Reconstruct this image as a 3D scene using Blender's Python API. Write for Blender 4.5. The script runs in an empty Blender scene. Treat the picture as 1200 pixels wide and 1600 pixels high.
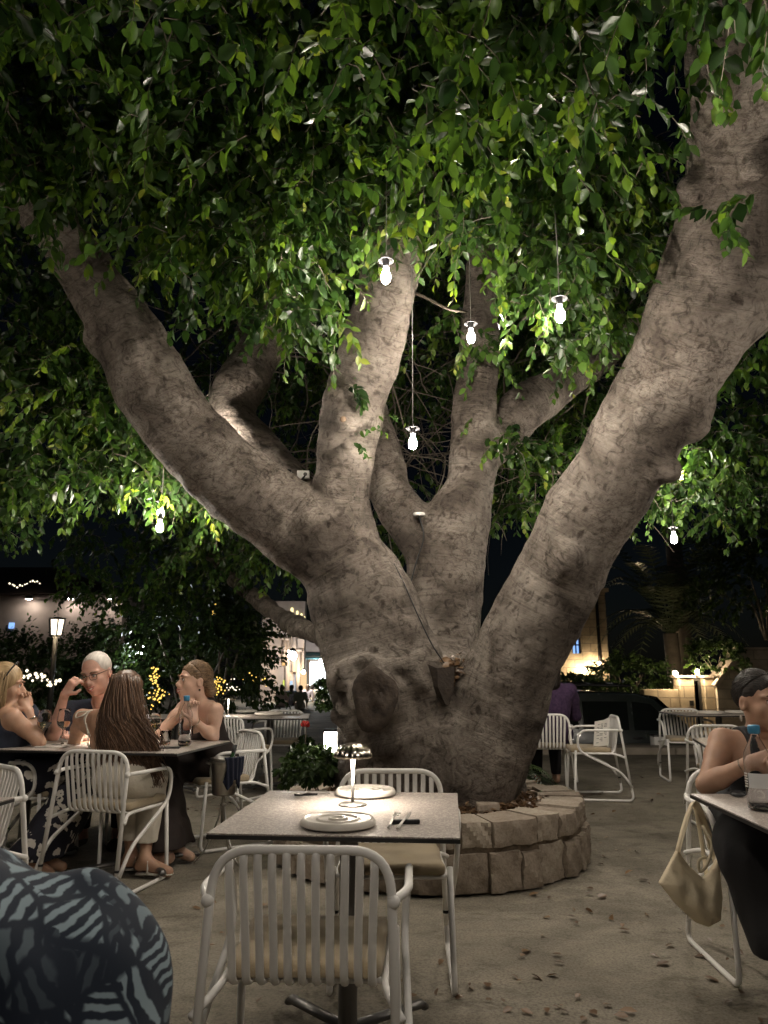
import bpy, bmesh, math, random
import numpy as np
from mathutils import Vector, Matrix, Quaternion
R = math.radians
rnd = random.Random(7)
nr = np.random.default_rng(11)
scene = bpy.context.scene
COL = scene.collection
H = 1.2            # camera height above the patio
PITCH = R(11.73)
FPX = 1180.0       # focal length in photo pixels (photo is 1200 x 1600)
TABLE = 0.72       # height of the table tops

def ray(x, y):
    a = (x - 600) / FPX; u = -(y - 800) / FPX
    return a, math.cos(PITCH) - math.sin(PITCH) * u, math.sin(PITCH) + math.cos(PITCH) * u
def G(x, y, z=0.0):                      # photo pixel -> point at height z
    a, b, c = ray(x, y); t = (z - H) / c
    return Vector((a * t, b * t, z))
def P(x, y, Y):                          # photo pixel -> point at distance Y
    a, b, c = ray(x, y); t = Y / b
    return Vector((a * t, Y, H + c * t))
def zc(p):                               # depth along the view axis
    return p[1] * math.cos(PITCH) + (p[2] - H) * math.sin(PITCH)

# ------------------------------------------------------------------ objects
def tag(o, label=None, cat=None, group=None, kind=None):
    if label: o['label'] = label
    if cat: o['category'] = cat
    if group: o['group'] = group
    if kind: o['kind'] = kind
    return o
def empty(name, loc, rz=0.0):
    o = bpy.data.objects.new(name, None); COL.objects.link(o)
    o.location = loc; o.rotation_euler = (0, 0, rz); o.empty_display_size = 0.1
    return o
def kids(o): return [c for c in bpy.data.objects if c.parent == o]
def copy_tree(o, parent=None):
    c = o.copy(); COL.objects.link(c)
    if parent: c.parent = parent
    for ch in kids(o): copy_tree(ch, c)
    return c
def link_mesh(name, me, mat, parent=None, smooth=True, loc=None):
    if smooth: me.polygons.foreach_set('use_smooth', np.ones(len(me.polygons), bool))
    me.update()
    o = bpy.data.objects.new(name, me); COL.objects.link(o)
    if mat is not None: me.materials.append(mat)
    if parent: o.parent = parent
    if loc is not None: o.location = loc
    return o

def fillet(pts, r, n=5):                 # polyline with rounded corners
    pts = [Vector(p) for p in pts]; out = [pts[0]]
    for i in range(1, len(pts) - 1):
        p, a, b = pts[i], pts[i - 1], pts[i + 1]
        rr = r[i] if isinstance(r, dict) else r
        da, db = (a - p), (b - p)
        t = min(rr, da.length * .48, db.length * .48)
        A = p + da.normalized() * t; B = p + db.normalized() * t
        for k in range(n + 1):
            s = k / n
            out.append(A * (1 - s) ** 2 + p * 2 * s * (1 - s) + B * s * s)
    out.append(pts[-1]); return out
def spline(pts, n=6):                    # catmull-rom
    pts = [Vector(p) for p in pts]
    q = [pts[0] * 2 - pts[1]] + pts + [pts[-1] * 2 - pts[-2]]; out = []
    for i in range(1, len(q) - 2):
        for k in range(n):
            t = k / n; a, b, c, d = q[i - 1], q[i], q[i + 1], q[i + 2]
            out.append(.5 * ((2 * b) + (c - a) * t + (2 * a - 5 * b + 4 * c - d) * t * t + (3 * b - a - 3 * c + d) * t ** 3))
    out.append(pts[-1]); return out

class MB:
    def __init__(s): s.v = []; s.f = []
    def add(s, v, f):
        n = len(s.v); s.v += [tuple(x) for x in v]; s.f += [tuple(i + n for i in q) for q in f]
    def tube(s, pts, r, n=8, cap=True, flat=None, up=None):
        pts = [Vector(p) for p in pts]; m = len(pts)
        rs = r if isinstance(r, (list, tuple)) else [r] * m
        if len(rs) != m: rs = [rs[0] + (rs[-1] - rs[0]) * i / (m - 1) for i in range(m)]
        tang = []
        for i in range(m):
            t = pts[min(i + 1, m - 1)] - pts[max(i - 1, 0)]
            tang.append(t.normalized() if t.length > 1e-9 else Vector((0, 0, 1)))
        nrm = Vector(up) if up else (Vector((0, 0, 1)) if abs(tang[0].z) < .9 else Vector((1, 0, 0)))
        nrm = (nrm - tang[0] * nrm.dot(tang[0])).normalized(); V = []
        for i in range(m):
            nrm = (nrm - tang[i] * nrm.dot(tang[i])).normalized()
            b = tang[i].cross(nrm); fx, fy = (flat or (1, 1))
            for k in range(n):
                a = 2 * math.pi * k / n
                V.append(pts[i] + (nrm * math.cos(a) * fx + b * math.sin(a) * fy) * rs[i])
        F = []
        for i in range(m - 1):
            for k in range(n):
                a = i * n + k; b_ = i * n + (k + 1) % n
                F.append((a, b_, b_ + n, a + n))
        if cap: F.append(tuple(range(n))[::-1]); F.append(tuple(range((m - 1) * n, m * n)))
        s.add(V, F)
    def lathe(s, prof, n=24, c=(0, 0, 0), rib=0, ribd=0.0, cap=False):
        V = []; m = len(prof); c = Vector(c)
        for (r, z) in prof:
            for k in range(n):
                a = 2 * math.pi * k / n
                rr = r * (1 - ribd * (1 - abs(math.sin(a * rib / 2)))) if rib else r
                V.append(c + Vector((rr * math.cos(a), rr * math.sin(a), z)))
        F = [(i * n + k, i * n + (k + 1) % n, (i + 1) * n + (k + 1) % n, (i + 1) * n + k) for i in range(m - 1) for k in range(n)]
        if cap: F.append(tuple(range(n))[::-1]); F.append(tuple(range((m - 1) * n, m * n)))
        s.add(V, F)
    def box(s, lo, hi, bev=0.0, M=None):
        x0, y0, z0 = lo; x1, y1, z1 = hi
        bm = bmesh.new(); bmesh.ops.create_cube(bm, size=1)
        for v in bm.verts:
            v.co = Vector((x0 + (v.co.x + .5) * (x1 - x0), y0 + (v.co.y + .5) * (y1 - y0), z0 + (v.co.z + .5) * (z1 - z0)))
        if bev: bmesh.ops.bevel(bm, geom=bm.edges[:], offset=bev, segments=2, affect='EDGES', profile=.6)
        bm.verts.index_update()
        V = [(M @ v.co if M else v.co.copy()) for v in bm.verts]; F = [[v.index for v in f.verts] for f in bm.faces]
        bm.free(); s.add(V, F)
    def prism(s, poly, z0, z1, M=None):
        n = len(poly)
        V = [Vector((p[0], p[1], z0)) for p in poly] + [Vector((p[0], p[1], z1)) for p in poly]
        if M: V = [M @ v for v in V]
        F = [tuple(range(n))[::-1], tuple(range(n, 2 * n))] + [(i, (i + 1) % n, n + (i + 1) % n, n + i) for i in range(n)]
        s.add(V, F)
    def ball(s, c, r, n=12, m=8, sc=(1, 1, 1)):
        c = Vector(c); V = [c + Vector((0, 0, -r * sc[2]))]
        for i in range(1, m):
            t = math.pi * i / m
            for k in range(n):
                a = 2 * math.pi * k / n
                V.append(c + Vector((r * sc[0] * math.sin(t) * math.cos(a), r * sc[1] * math.sin(t) * math.sin(a), -r * sc[2] * math.cos(t))))
        V.append(c + Vector((0, 0, r * sc[2]))); F = []
        for k in range(n): F.append((0, 1 + (k + 1) % n, 1 + k))
        for i in range(m - 2):
            for k in range(n):
                a = 1 + i * n + k; b = 1 + i * n + (k + 1) % n
                F.append((a, b, b + n, a + n))
        L = len(V) - 1
        for k in range(n): F.append((L, L - n + k, L - n + (k + 1) % n))
        s.add(V, F)
    def build(s, name, mat, parent=None, smooth=True, loc=None, split=None):
        me = bpy.data.meshes.new(name); me.from_pydata([tuple(v) for v in s.v], [], s.f)
        o = link_mesh(name, me, mat, parent, smooth, loc)
        if smooth and split: me.set_sharp_from_angle(angle=R(split))
        return o

# ------------------------------------------------------------------ SDF bodies (smooth unions meshed by surface nets)
def lattice_noise(p, scale, seed):
    g = np.random.default_rng(seed).random((24, 24, 24)).astype(np.float32)
    q = p * scale; i = np.floor(q).astype(int); f = (q - i).astype(np.float32); f = f * f * (3 - 2 * f)
    i0 = i % 24; i1 = (i + 1) % 24; r = 0
    for dx in (0, 1):
        for dy in (0, 1):
            for dz in (0, 1):
                w = (f[..., 0] if dx else 1 - f[..., 0]) * (f[..., 1] if dy else 1 - f[..., 1]) * (f[..., 2] if dz else 1 - f[..., 2])
                r = r + w * g[(i1 if dx else i0)[..., 0], (i1 if dy else i0)[..., 1], (i1 if dz else i0)[..., 2]]
    return r * 2 - 1
class SDF:
    def __init__(s, lo, hi, h):
        s.lo = np.array(lo, float); s.h = h
        s.n = np.ceil((np.array(hi, float) - s.lo) / h).astype(int) + 1
        s.D = np.full(tuple(s.n), 0.5, np.float32)
    def sub(s, lo, hi):
        a = np.clip(np.floor((np.array(lo) - s.lo) / s.h).astype(int), 0, s.n); b = np.clip(np.ceil((np.array(hi) - s.lo) / s.h).astype(int) + 1, 0, s.n)
        if np.any(b <= a): return None
        sl = tuple(slice(x, y) for x, y in zip(a, b))
        ax = [(s.lo[i] + s.h * np.arange(a[i], b[i])).astype(np.float32) for i in range(3)]
        return sl, np.stack(np.meshgrid(*ax, indexing='ij'), -1)
    def put(s, sl, d, k, cut=False):
        D = s.D[sl]
        if cut:
            h = np.maximum(k - np.abs(-d - D), 0) / max(k, 1e-6); s.D[sl] = np.maximum(D, -d) + h * h * k / 4
        else:
            h = np.maximum(k - np.abs(d - D), 0) / max(k, 1e-6); s.D[sl] = np.minimum(D, d) - h * h * k / 4
    def cone(s, a, b, ra, rb, k=.02, cut=False, flat=None):
        a = np.array(a, np.float32); b = np.array(b, np.float32); m = max(ra, rb) * (max(1, 1) if flat is None else 1.0) + k + 4 * s.h
        w = s.sub(np.minimum(a, b) - m, np.maximum(a, b) + m)
        if w is None: return
        sl, p = w; ba = b - a; L = float(ba @ ba) + 1e-9
        t = np.clip(((p - a) @ ba) / L, 0, 1)
        q = p - a - t[..., None] * ba; r = ra + (rb - ra) * t
        if flat is not None:      # flat = (unit axis, squash <1): thinner along that axis
            u = np.array(flat[0], np.float32); c = q @ u
            q = q + (c * (1 / flat[1] - 1))[..., None] * u
            d = (np.linalg.norm(q, axis=-1) - r) * (flat[1] * .5 + .5)
        else: d = np.linalg.norm(q, axis=-1) - r
        s.put(sl, d, k, cut)
    def chain(s, pts, rs, k=.02):
        for i in range(len(pts) - 1): s.cone(pts[i], pts[i + 1], rs[i], rs[i + 1], k)
    def ell(s, c, r, k=.02, cut=False, M=None):     # M: 3x3 local->world
        c = np.array(c, np.float32); r = np.array(r, np.float32); m = float(r.max()) + k + 4 * s.h
        w = s.sub(c - m, c + m)
        if w is None: return
        sl, p = w; q = p - c
        if M is not None: q = q @ np.array(M, np.float32)
        k0 = np.linalg.norm(q / r, axis=-1); k1 = np.linalg.norm(q / (r * r), axis=-1) + 1e-6
        s.put(sl, k0 * (k0 - 1) / k1, k, cut)
    def half(s, c, n):                               # keep the side n points away from
        ax = [(s.lo[i] + s.h * np.arange(s.n[i])).astype(np.float32) for i in range(3)]
        n = np.array(n, np.float32); n /= np.linalg.norm(n)
        d = (ax[0][:, None, None] - c[0]) * n[0] + (ax[1][None, :, None] - c[1]) * n[1] + (ax[2][None, None, :] - c[2]) * n[2]
        s.D = np.maximum(s.D, d.astype(np.float32))
    def noise(s, amp, scale, seed, band=.15):
        idx = np.where(np.abs(s.D) < band); p = np.stack(idx, -1) * s.h + s.lo
        s.D[idx] += (amp * lattice_noise(p, np.array(scale), seed)).astype(np.float32)
    def mesh(s, name):
        D = s.D; n = s.n; S = D < 0
        for ax in range(3):                          # close at the borders
            for e in (0, -1):
                sl = [slice(None)] * 3; sl[ax] = e; S[tuple(sl)] = False; D[tuple(sl)] = np.maximum(D[tuple(sl)], 1e-3)
        cnt = np.zeros(tuple(n - 1), np.int8)
        cor = [(i, j, k) for i in (0, 1) for j in (0, 1) for k in (0, 1)]
        for (i, j, k) in cor: cnt += S[i:n[0] - 1 + i, j:n[1] - 1 + j, k:n[2] - 1 + k]
        act = (cnt > 0) & (cnt < 8); I = np.argwhere(act)
        ids = np.full(tuple(n - 1), -1, np.int32); ids[act] = np.arange(len(I))
        val = {c: D[I[:, 0] + c[0], I[:, 1] + c[1], I[:, 2] + c[2]] for c in cor}
        acc = np.zeros((len(I), 3)); num = np.zeros(len(I))
        for c in cor:
            for ax in range(3):
                if c[ax]: continue
                e = list(c); e[ax] = 1; e = tuple(e); a, b = val[c], val[e]
                m = (a < 0) != (b < 0); t = a[m] / (a[m] - b[m])
                q = np.tile(np.array(c, float), (len(t), 1)); q[:, ax] = t
                acc[m] += q; num[m] += 1
        V = (I + acc / num[:, None]) * s.h + s.lo; quads = []
        for ax in range(3):
            o1, o2 = [(1, 2), (2, 0), (0, 1)][ax]
            sa = [slice(1, -1)] * 3; sb = [slice(1, -1)] * 3; sa[ax] = slice(0, -1); sb[ax] = slice(1, None)
            A, B = S[tuple(sa)], S[tuple(sb)]
            E = np.argwhere(A != B); fl = A[A != B]
            base = E.copy(); off = np.ones(3, int); off[ax] = 0; base += off
            def cid(d1, d2):
                q = base.copy(); q[:, o1] -= d1; q[:, o2] -= d2
                return ids[q[:, 0], q[:, 1], q[:, 2]]
            Q = np.stack([cid(1, 1), cid(0, 1), cid(0, 0), cid(1, 0)], -1)
            Q[~fl] = Q[~fl][:, ::-1]; quads.append(Q)
        Q = np.concatenate(quads).astype(np.int32); Q = Q[(Q >= 0).all(1)]
        me = bpy.data.meshes.new(name)
        me.vertices.add(len(V)); me.vertices.foreach_set('co', V.astype(np.float32).ravel())
        me.loops.add(Q.size); me.loops.foreach_set('vertex_index', Q.ravel())
        me.polygons.add(len(Q)); me.polygons.foreach_set('loop_start', np.arange(0, Q.size, 4, dtype=np.int32))
        me.update(calc_edges=True); me.validate()
        return me
    def build(s, name, mat, parent=None):
        o = link_mesh(name, s.mesh(name), mat, parent)
        if parent is not None: o.matrix_parent_inverse = Matrix.Translation(-parent.location) if not any(parent.rotation_euler) else parent.matrix_basis.inverted()
        return o
# ------------------------------------------------------------------ materials
def nt(m): m.use_nodes = True; return m.node_tree.nodes, m.node_tree.links
def mat(name, col, rough=.6, metal=0.0, var=0.0, vscale=8.0, bump=0.0, bscale=40.0, col2=None, spec=.5, trans=0.0, ior=1.45, sss=0.0, detail=5, sheen=0.0, coat=0.0):
    m = bpy.data.materials.new(name); N, L = nt(m); b = N['Principled BSDF']
    b.inputs['Base Color'].default_value = (*col, 1); b.inputs['Roughness'].default_value = rough
    b.inputs['Metallic'].default_value = metal; b.inputs['Specular IOR Level'].default_value = spec
    b.inputs['Transmission Weight'].default_value = trans; b.inputs['IOR'].default_value = ior
    b.inputs['Coat Weight'].default_value = coat; b.inputs['Sheen Weight'].default_value = sheen
    if sss:
        b.inputs['Subsurface Weight'].default_value = sss; b.inputs['Subsurface Radius'].default_value = (.01, .004, .002)
    tc = N.new('ShaderNodeTexCoord')
    if var or col2:
        n = N.new('ShaderNodeTexNoise'); n.inputs['Scale'].default_value = vscale; n.inputs['Detail'].default_value = detail
        L.new(tc.outputs['Object'], n.inputs['Vector'])
        r = N.new('ShaderNodeValToRGB'); L.new(n.outputs['Fac'], r.inputs['Fac'])
        c2 = col2 or tuple(min(1, c * (1 + var)) for c in col); c1 = col if col2 else tuple(c * (1 - var) for c in col)
        r.color_ramp.elements[0].color = (*c1, 1); r.color_ramp.elements[1].color = (*c2, 1)
        r.color_ramp.elements[0].position = .32; r.color_ramp.elements[1].position = .68
        L.new(r.outputs['Color'], b.inputs['Base Color'])
        mr = N.new('ShaderNodeMapRange'); mr.inputs['To Min'].default_value = max(.02, rough - .08); mr.inputs['To Max'].default_value = min(1, rough + .08)
        L.new(n.outputs['Fac'], mr.inputs['Value']); L.new(mr.outputs['Result'], b.inputs['Roughness'])
    if bump:
        n2 = N.new('ShaderNodeTexNoise'); n2.inputs['Scale'].default_value = bscale; n2.inputs['Detail'].default_value = 6
        L.new(tc.outputs['Object'], n2.inputs['Vector'])
        bp = N.new('ShaderNodeBump'); bp.inputs['Strength'].default_value = bump; bp.inputs['Distance'].default_value = .01
        L.new(n2.outputs['Fac'], bp.inputs['Height']); L.new(bp.outputs['Normal'], b.inputs['Normal'])
    return m
def emit(name, col, s):
    m = bpy.data.materials.new(name); N, L = nt(m); N.remove(N['Principled BSDF'])
    e = N.new('ShaderNodeEmission'); e.inputs['Color'].default_value = (*col, 1); e.inputs['Strength'].default_value = s
    L.new(e.outputs[0], N['Material Output'].inputs['Surface']); return m
def ramp(N, L, fac, stops):
    r = N.new('ShaderNodeValToRGB'); L.new(fac, r.inputs['Fac'])
    while len(r.color_ramp.elements) < len(stops): r.color_ramp.elements.new(.5)
    for e, (p, c) in zip(r.color_ramp.elements, stops): e.position = p; e.color = (*c, 1)
    return r
def noise(N, L, vec, scale, detail=5, dist=0.0, rough=.5):
    n = N.new('ShaderNodeTexNoise'); n.inputs['Scale'].default_value = scale; n.inputs['Detail'].default_value = detail
    n.inputs['Distortion'].default_value = dist; n.inputs['Roughness'].default_value = rough
    if vec is not None: L.new(vec, n.inputs['Vector'])
    return n
def mapping(N, L, vec, sc):
    m = N.new('ShaderNodeMapping'); m.inputs['Scale'].default_value = sc; L.new(vec, m.inputs['Vector']); return m.outputs[0]
def mix(N, L, a, b, fac, mode='MIX'):
    m = N.new('ShaderNodeMix'); m.data_type = 'RGBA'; m.blend_type = mode
    for sock, v in ((m.inputs['A'], a), (m.inputs['B'], b)): pass
    ia, ib = m.inputs[6], m.inputs[7]
    (L.new(a, ia) if hasattr(a, 'links') else setattr(ia, 'default_value', (*a, 1)))
    (L.new(b, ib) if hasattr(b, 'links') else setattr(ib, 'default_value', (*b, 1)))
    (L.new(fac, m.inputs[0]) if hasattr(fac, 'links') else setattr(m.inputs[0], 'default_value', fac))
    return m.outputs[2]

M = {}
M['white'] = mat('white_powder_coat', (.80, .78, .745), .42, var=.05, vscale=6, bump=.04, bscale=300)
M['cushion'] = mat('tan_canvas', (.36, .29, .19), .9, var=.12, vscale=9, bump=.35, bscale=420, sheen=.2)
M['steel'] = mat('brushed_steel', (.55, .53, .5), .3, 1.0, var=.06)
M['darksteel'] = mat('grey_steel', (.16, .155, .15), .4, .8, var=.1)
M['gold'] = mat('champagne_metal', (.58, .53, .44), .22, 1.0, var=.04)
M['black'] = mat('black_plastic', (.012, .012, .013), .45)
M['blackcloth'] = mat('black_cloth', (.012, .012, .016), .9, bump=.3, bscale=300, sheen=.1)
M['navycloth'] = mat('navy_cloth', (.010, .014, .035), .9, bump=.3, bscale=300, sheen=.1)
M['ceramic'] = mat('ivory_ceramic', (.60, .56, .50), .3, var=.03, coat=.2)
M['paper'] = mat('paper', (.74, .71, .66), .8, var=.04)
M['inkline'] = mat('printed_ink', (.10, .09, .09), .7)
M['glass'] = mat('clear_glass', (1, 1, 1), .02, trans=1.0, ior=1.22, spec=1.0, coat=.6)
M['plasticclear'] = mat('clear_bottle_plastic', (.97, .98, 1), .05, trans=1.0, ior=1.13, spec=1.0, coat=.6)
M['water'] = mat('still_water', (1, 1, 1), .0, trans=1.0, ior=1.12)
M['wine'] = mat('white_wine', (1, .92, .66), .0, trans=1.0, ior=1.15)
M['bluecap'] = mat('blue_plastic_cap', (.05, .24, .42), .4)
M['beige'] = mat('beige_leather', (.68, .58, .41), .55, var=.08, vscale=10, bump=.25, bscale=120)
M['bulb'] = emit('bulb_glow', (1, .89, .76), 780)
M['lampglow'] = emit('table_lamp_glow', (1, .88, .74), 115)
M['wood'] = mat('old_cut_wood', (.036, .027, .021), .85, var=.3, vscale=30, bump=.6, bscale=60)
M['mulch'] = mat('bark_mulch', (.06, .04, .025), .95, col2=(.16, .10, .06), vscale=40, bump=1, bscale=60)
M['cable'] = mat('black_cable', (.015, .015, .015), .5)

def skin_mat(name, col):
    m = mat(name, col, .48, var=.08, vscale=25, bump=.08, bscale=180, sss=.15); return m
def strand_mat(name, c1, c2, yaw=None):
    m = bpy.data.materials.new(name); N, L = nt(m); b = N['Principled BSDF']
    at = N.new('ShaderNodeAttribute'); at.attribute_name = 'tint'
    r = ramp(N, L, at.outputs['Fac'], [(0, c1), (1, c2)])
    col = r.outputs['Color']
    if yaw is not None:
        tc = N.new('ShaderNodeTexCoord'); mp = N.new('ShaderNodeMapping'); mp.vector_type = 'TEXTURE'; mp.inputs['Rotation'].default_value = (0, 0, yaw); mp.inputs['Scale'].default_value = (.005, .09, .006)
        L.new(tc.outputs['Object'], mp.inputs['Vector']); n = noise(N, L, mp.outputs[0], 1.0, 4, .3, .6)
        col = mix(N, L, col, ramp(N, L, n.outputs['Fac'], [(.36, (.35, .33, .30)), (.62, (1.5, 1.45, 1.4))]).outputs[0], .9, 'MULTIPLY')
        bp = N.new('ShaderNodeBump'); bp.inputs['Strength'].default_value = .7; bp.inputs['Distance'].default_value = .004; L.new(n.outputs['Fac'], bp.inputs['Height']); L.new(bp.outputs[0], b.inputs['Normal'])
    L.new(col, b.inputs['Base Color']); b.inputs['Roughness'].default_value = .48
    b.inputs['Specular IOR Level'].default_value = .35
    return m
# bark: pale grey-brown, wrinkled across the limbs, with scars
def bark_mat():
    m = bpy.data.materials.new('ficus_bark'); N, L = nt(m); b = N['Principled BSDF']
    tc = N.new('ShaderNodeTexCoord'); o = tc.outputs['Object']
    n1 = noise(N, L, o, 2.2, 7, .6, .62); n2 = noise(N, L, o, 14, 8, 1.4, .65)
    n3 = noise(N, L, mapping(N, L, o, (1, 1, 3.2)), 16, 9, 2.2, .7)
    c = ramp(N, L, n1.outputs['Fac'], [(.37, (.14, .117, .099)), (.5, (.30, .26, .224)), (.62, (.45, .398, .35))]).outputs[0]
    d = ramp(N, L, n2.outputs['Fac'], [(.37, (.38, .355, .335)), (.47, (.93, .92, .91)), (.64, (1.15, 1.13, 1.1))]).outputs[0]
    c = mix(N, L, c, d, .85, 'MULTIPLY')
    ag = N.new('ShaderNodeAttribute'); ag.attribute_name = 'along'; cx = N.new('ShaderNodeCombineXYZ'); L.new(ag.outputs['Fac'], cx.inputs[0]); sx = N.new('ShaderNodeSeparateXYZ'); L.new(o, sx.inputs[0]); ad = N.new('ShaderNodeMath'); L.new(sx.outputs[0], ad.inputs[0]); L.new(sx.outputs[1], ad.inputs[1]); L.new(ad.outputs[0], cx.inputs[1]); L.new(sx.outputs[2], cx.inputs[2])
    rings = noise(N, L, mapping(N, L, cx.outputs[0], (46, 3.5, 3.5)), 1.0, 7, .9, .68)
    rc = ramp(N, L, rings.outputs['Fac'], [(.36, (.62, .60, .58)), (.48, (1, 1, 1)), (.66, (1.12, 1.1, 1.09))]).outputs[0]; c = mix(N, L, c, rc, .8, 'MULTIPLY')
    vo = N.new('ShaderNodeTexVoronoi'); vo.inputs['Scale'].default_value = 7.5; vo.inputs['Randomness'].default_value = 1
    w = noise(N, L, o, 9, 4, 0); vm = N.new('ShaderNodeMix'); vm.data_type = 'VECTOR'; vm.inputs[0].default_value = .12
    L.new(o, vm.inputs[4]); L.new(w.outputs['Color'], vm.inputs[5]); L.new(vm.outputs[1], vo.inputs['Vector'])
    sp = ramp(N, L, vo.outputs['Distance'], [(.08, (.30, .26, .24)), (.19, (1, 1, 1))]).outputs[0]
    c = mix(N, L, c, sp, .75, 'MULTIPLY')
    rn = noise(N, L, mapping(N, L, o, (1, 1, 1.9)), 5.5, 6, 2.6, .6); sb = N.new('ShaderNodeMath'); sb.operation = 'SUBTRACT'; L.new(rn.outputs['Fac'], sb.inputs[0]); sb.inputs[1].default_value = .5
    ab = N.new('ShaderNodeMath'); ab.operation = 'ABSOLUTE'; L.new(sb.outputs[0], ab.inputs[0])
    rg = ramp(N, L, ab.outputs[0], [(.0, (.50, .46, .43)), (.035, (1, 1, 1))]).outputs[0]
    n4 = noise(N, L, o, 1.1, 3); gate = ramp(N, L, n4.outputs['Fac'], [(.42, (0, 0, 0)), (.6, (1, 1, 1))]).outputs[0]
    c = mix(N, L, c, mix(N, L, c, rg, 1.0, 'MULTIPLY'), gate)
    L.new(c, b.inputs['Base Color']); b.inputs['Roughness'].default_value = .82; b.inputs['Specular IOR Level'].default_value = .25
    b1 = N.new('ShaderNodeBump'); b1.inputs['Strength'].default_value = 1.0; b1.inputs['Distance'].default_value = .06; L.new(n3.outputs['Fac'], b1.inputs['Height'])
    b2 = N.new('ShaderNodeBump'); b2.inputs['Strength'].default_value = .9; b2.inputs['Distance'].default_value = .04
    L.new(n2.outputs['Fac'], b2.inputs['Height']); L.new(b1.outputs[0], b2.inputs['Normal'])
    b4 = N.new('ShaderNodeBump'); b4.inputs['Strength'].default_value = .5; b4.inputs['Distance'].default_value = .03; L.new(rg, b4.inputs['Height']); L.new(b2.outputs[0], b4.inputs['Normal']); b5 = N.new('ShaderNodeBump'); b5.inputs['Strength'].default_value = .8; b5.inputs['Distance'].default_value = .02; L.new(rings.outputs['Fac'], b5.inputs['Height']); L.new(b4.outputs[0], b5.inputs['Normal']); b2 = b5
    b3 = N.new('ShaderNodeBump'); b3.inputs['Strength'].default_value = .6; b3.inputs['Distance'].default_value = .02
    L.new(sp, b3.inputs['Height']); L.new(b2.outputs[0], b3.inputs['Normal']); L.new(b3.outputs[0], b.inputs['Normal'])
    return m
M['bark'] = bark_mat()
def leaf_mat(name, stops, tr=.35):
    m = bpy.data.materials.new(name); N, L = nt(m); b = N['Principled BSDF']
    at = N.new('ShaderNodeAttribute'); at.attribute_name = 'tint'
    r = ramp(N, L, at.outputs['Fac'], stops)
    L.new(r.outputs[0], b.inputs['Base Color']); b.inputs['Roughness'].default_value = .36; b.inputs['Specular IOR Level'].default_value = .4
    t = N.new('ShaderNodeBsdfTranslucent'); s = N.new('ShaderNodeMixShader'); s.inputs[0].default_value = tr
    hs = N.new('ShaderNodeHueSaturation'); hs.inputs['Value'].default_value = 1.9; hs.inputs['Hue'].default_value = .485; hs.inputs['Saturation'].default_value = 1.12
    L.new(r.outputs[0], hs.inputs['Color']); L.new(hs.outputs[0], t.inputs['Color'])
    L.new(b.outputs[0], s.inputs[1]); L.new(t.outputs[0], s.inputs[2]); L.new(s.outputs[0], N['Material Output'].inputs['Surface'])
    return m
M['leaf'] = leaf_mat('ficus_leaf', [(0, (.009, .024, .007)), (.35, (.028, .064, .014)), (.65, (.064, .125, .022)), (.86, (.12, .195, .030)), (1, (.21, .25, .05))])
M['hedgeleaf'] = leaf_mat('hedge_leaf', [(0, (.016, .032, .010)), (1, (.05, .085, .022))], .2)
M['palmleaf'] = leaf_mat('palm_leaf', [(0, (.04, .055, .03)), (1, (.09, .11, .06))], .15)
def ground_mat():
    m = bpy.data.materials.new('compacted_sand'); N, L = nt(m); b = N['Principled BSDF']
    tc = N.new('ShaderNodeTexCoord'); o = tc.outputs['Object']
    n1 = noise(N, L, o, .9, 8, .8, .6); n2 = noise(N, L, mapping(N, L, o, (1, 1.6, 1)), 5, 9, .5, .68); n3 = noise(N, L, o, 90, 4, 0, .7)
    c = ramp(N, L, n1.outputs['Fac'], [(.36, (.175, .156, .124)), (.5, (.255, .229, .183)), (.64, (.31, .28, .228))]).outputs[0]
    d = ramp(N, L, n2.outputs['Fac'], [(.33, (.60, .58, .55)), (.46, (.93, .93, .93)), (.64, (1.1, 1.08, 1.06))]).outputs[0]
    c = mix(N, L, c, d, .9, 'MULTIPLY')
    e = ramp(N, L, n3.outputs['Fac'], [(.38, (.55, .54, .52)), (.52, (1, 1, 1)), (.66, (1.2, 1.2, 1.2))]).outputs[0]
    c = mix(N, L, c, e, .7, 'MULTIPLY')
    L.new(c, b.inputs['Base Color']); b.inputs['Roughness'].default_value = .88; b.inputs['Specular IOR Level'].default_value = .25
    b1 = N.new('ShaderNodeBump'); b1.inputs['Strength'].default_value = .5; b1.inputs['Distance'].default_value = .02; L.new(n2.outputs['Fac'], b1.inputs['Height'])
    b2 = N.new('ShaderNodeBump'); b2.inputs['Strength'].default_value = .4; b2.inputs['Distance'].default_value = .004
    L.new(n3.outputs['Fac'], b2.inputs['Height']); L.new(b1.outputs[0], b2.inputs['Normal']); L.new(b2.outputs[0], b.inputs['Normal'])
    return m
M['ground'] = ground_mat()
M['asphalt'] = mat('asphalt', (.045, .044, .043), .9, var=.25, vscale=3, bump=.4, bscale=150)
M['kerb'] = mat('kerb_concrete', (.30, .26, .21), .9, var=.2, vscale=5, bump=.5, bscale=50)
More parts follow.
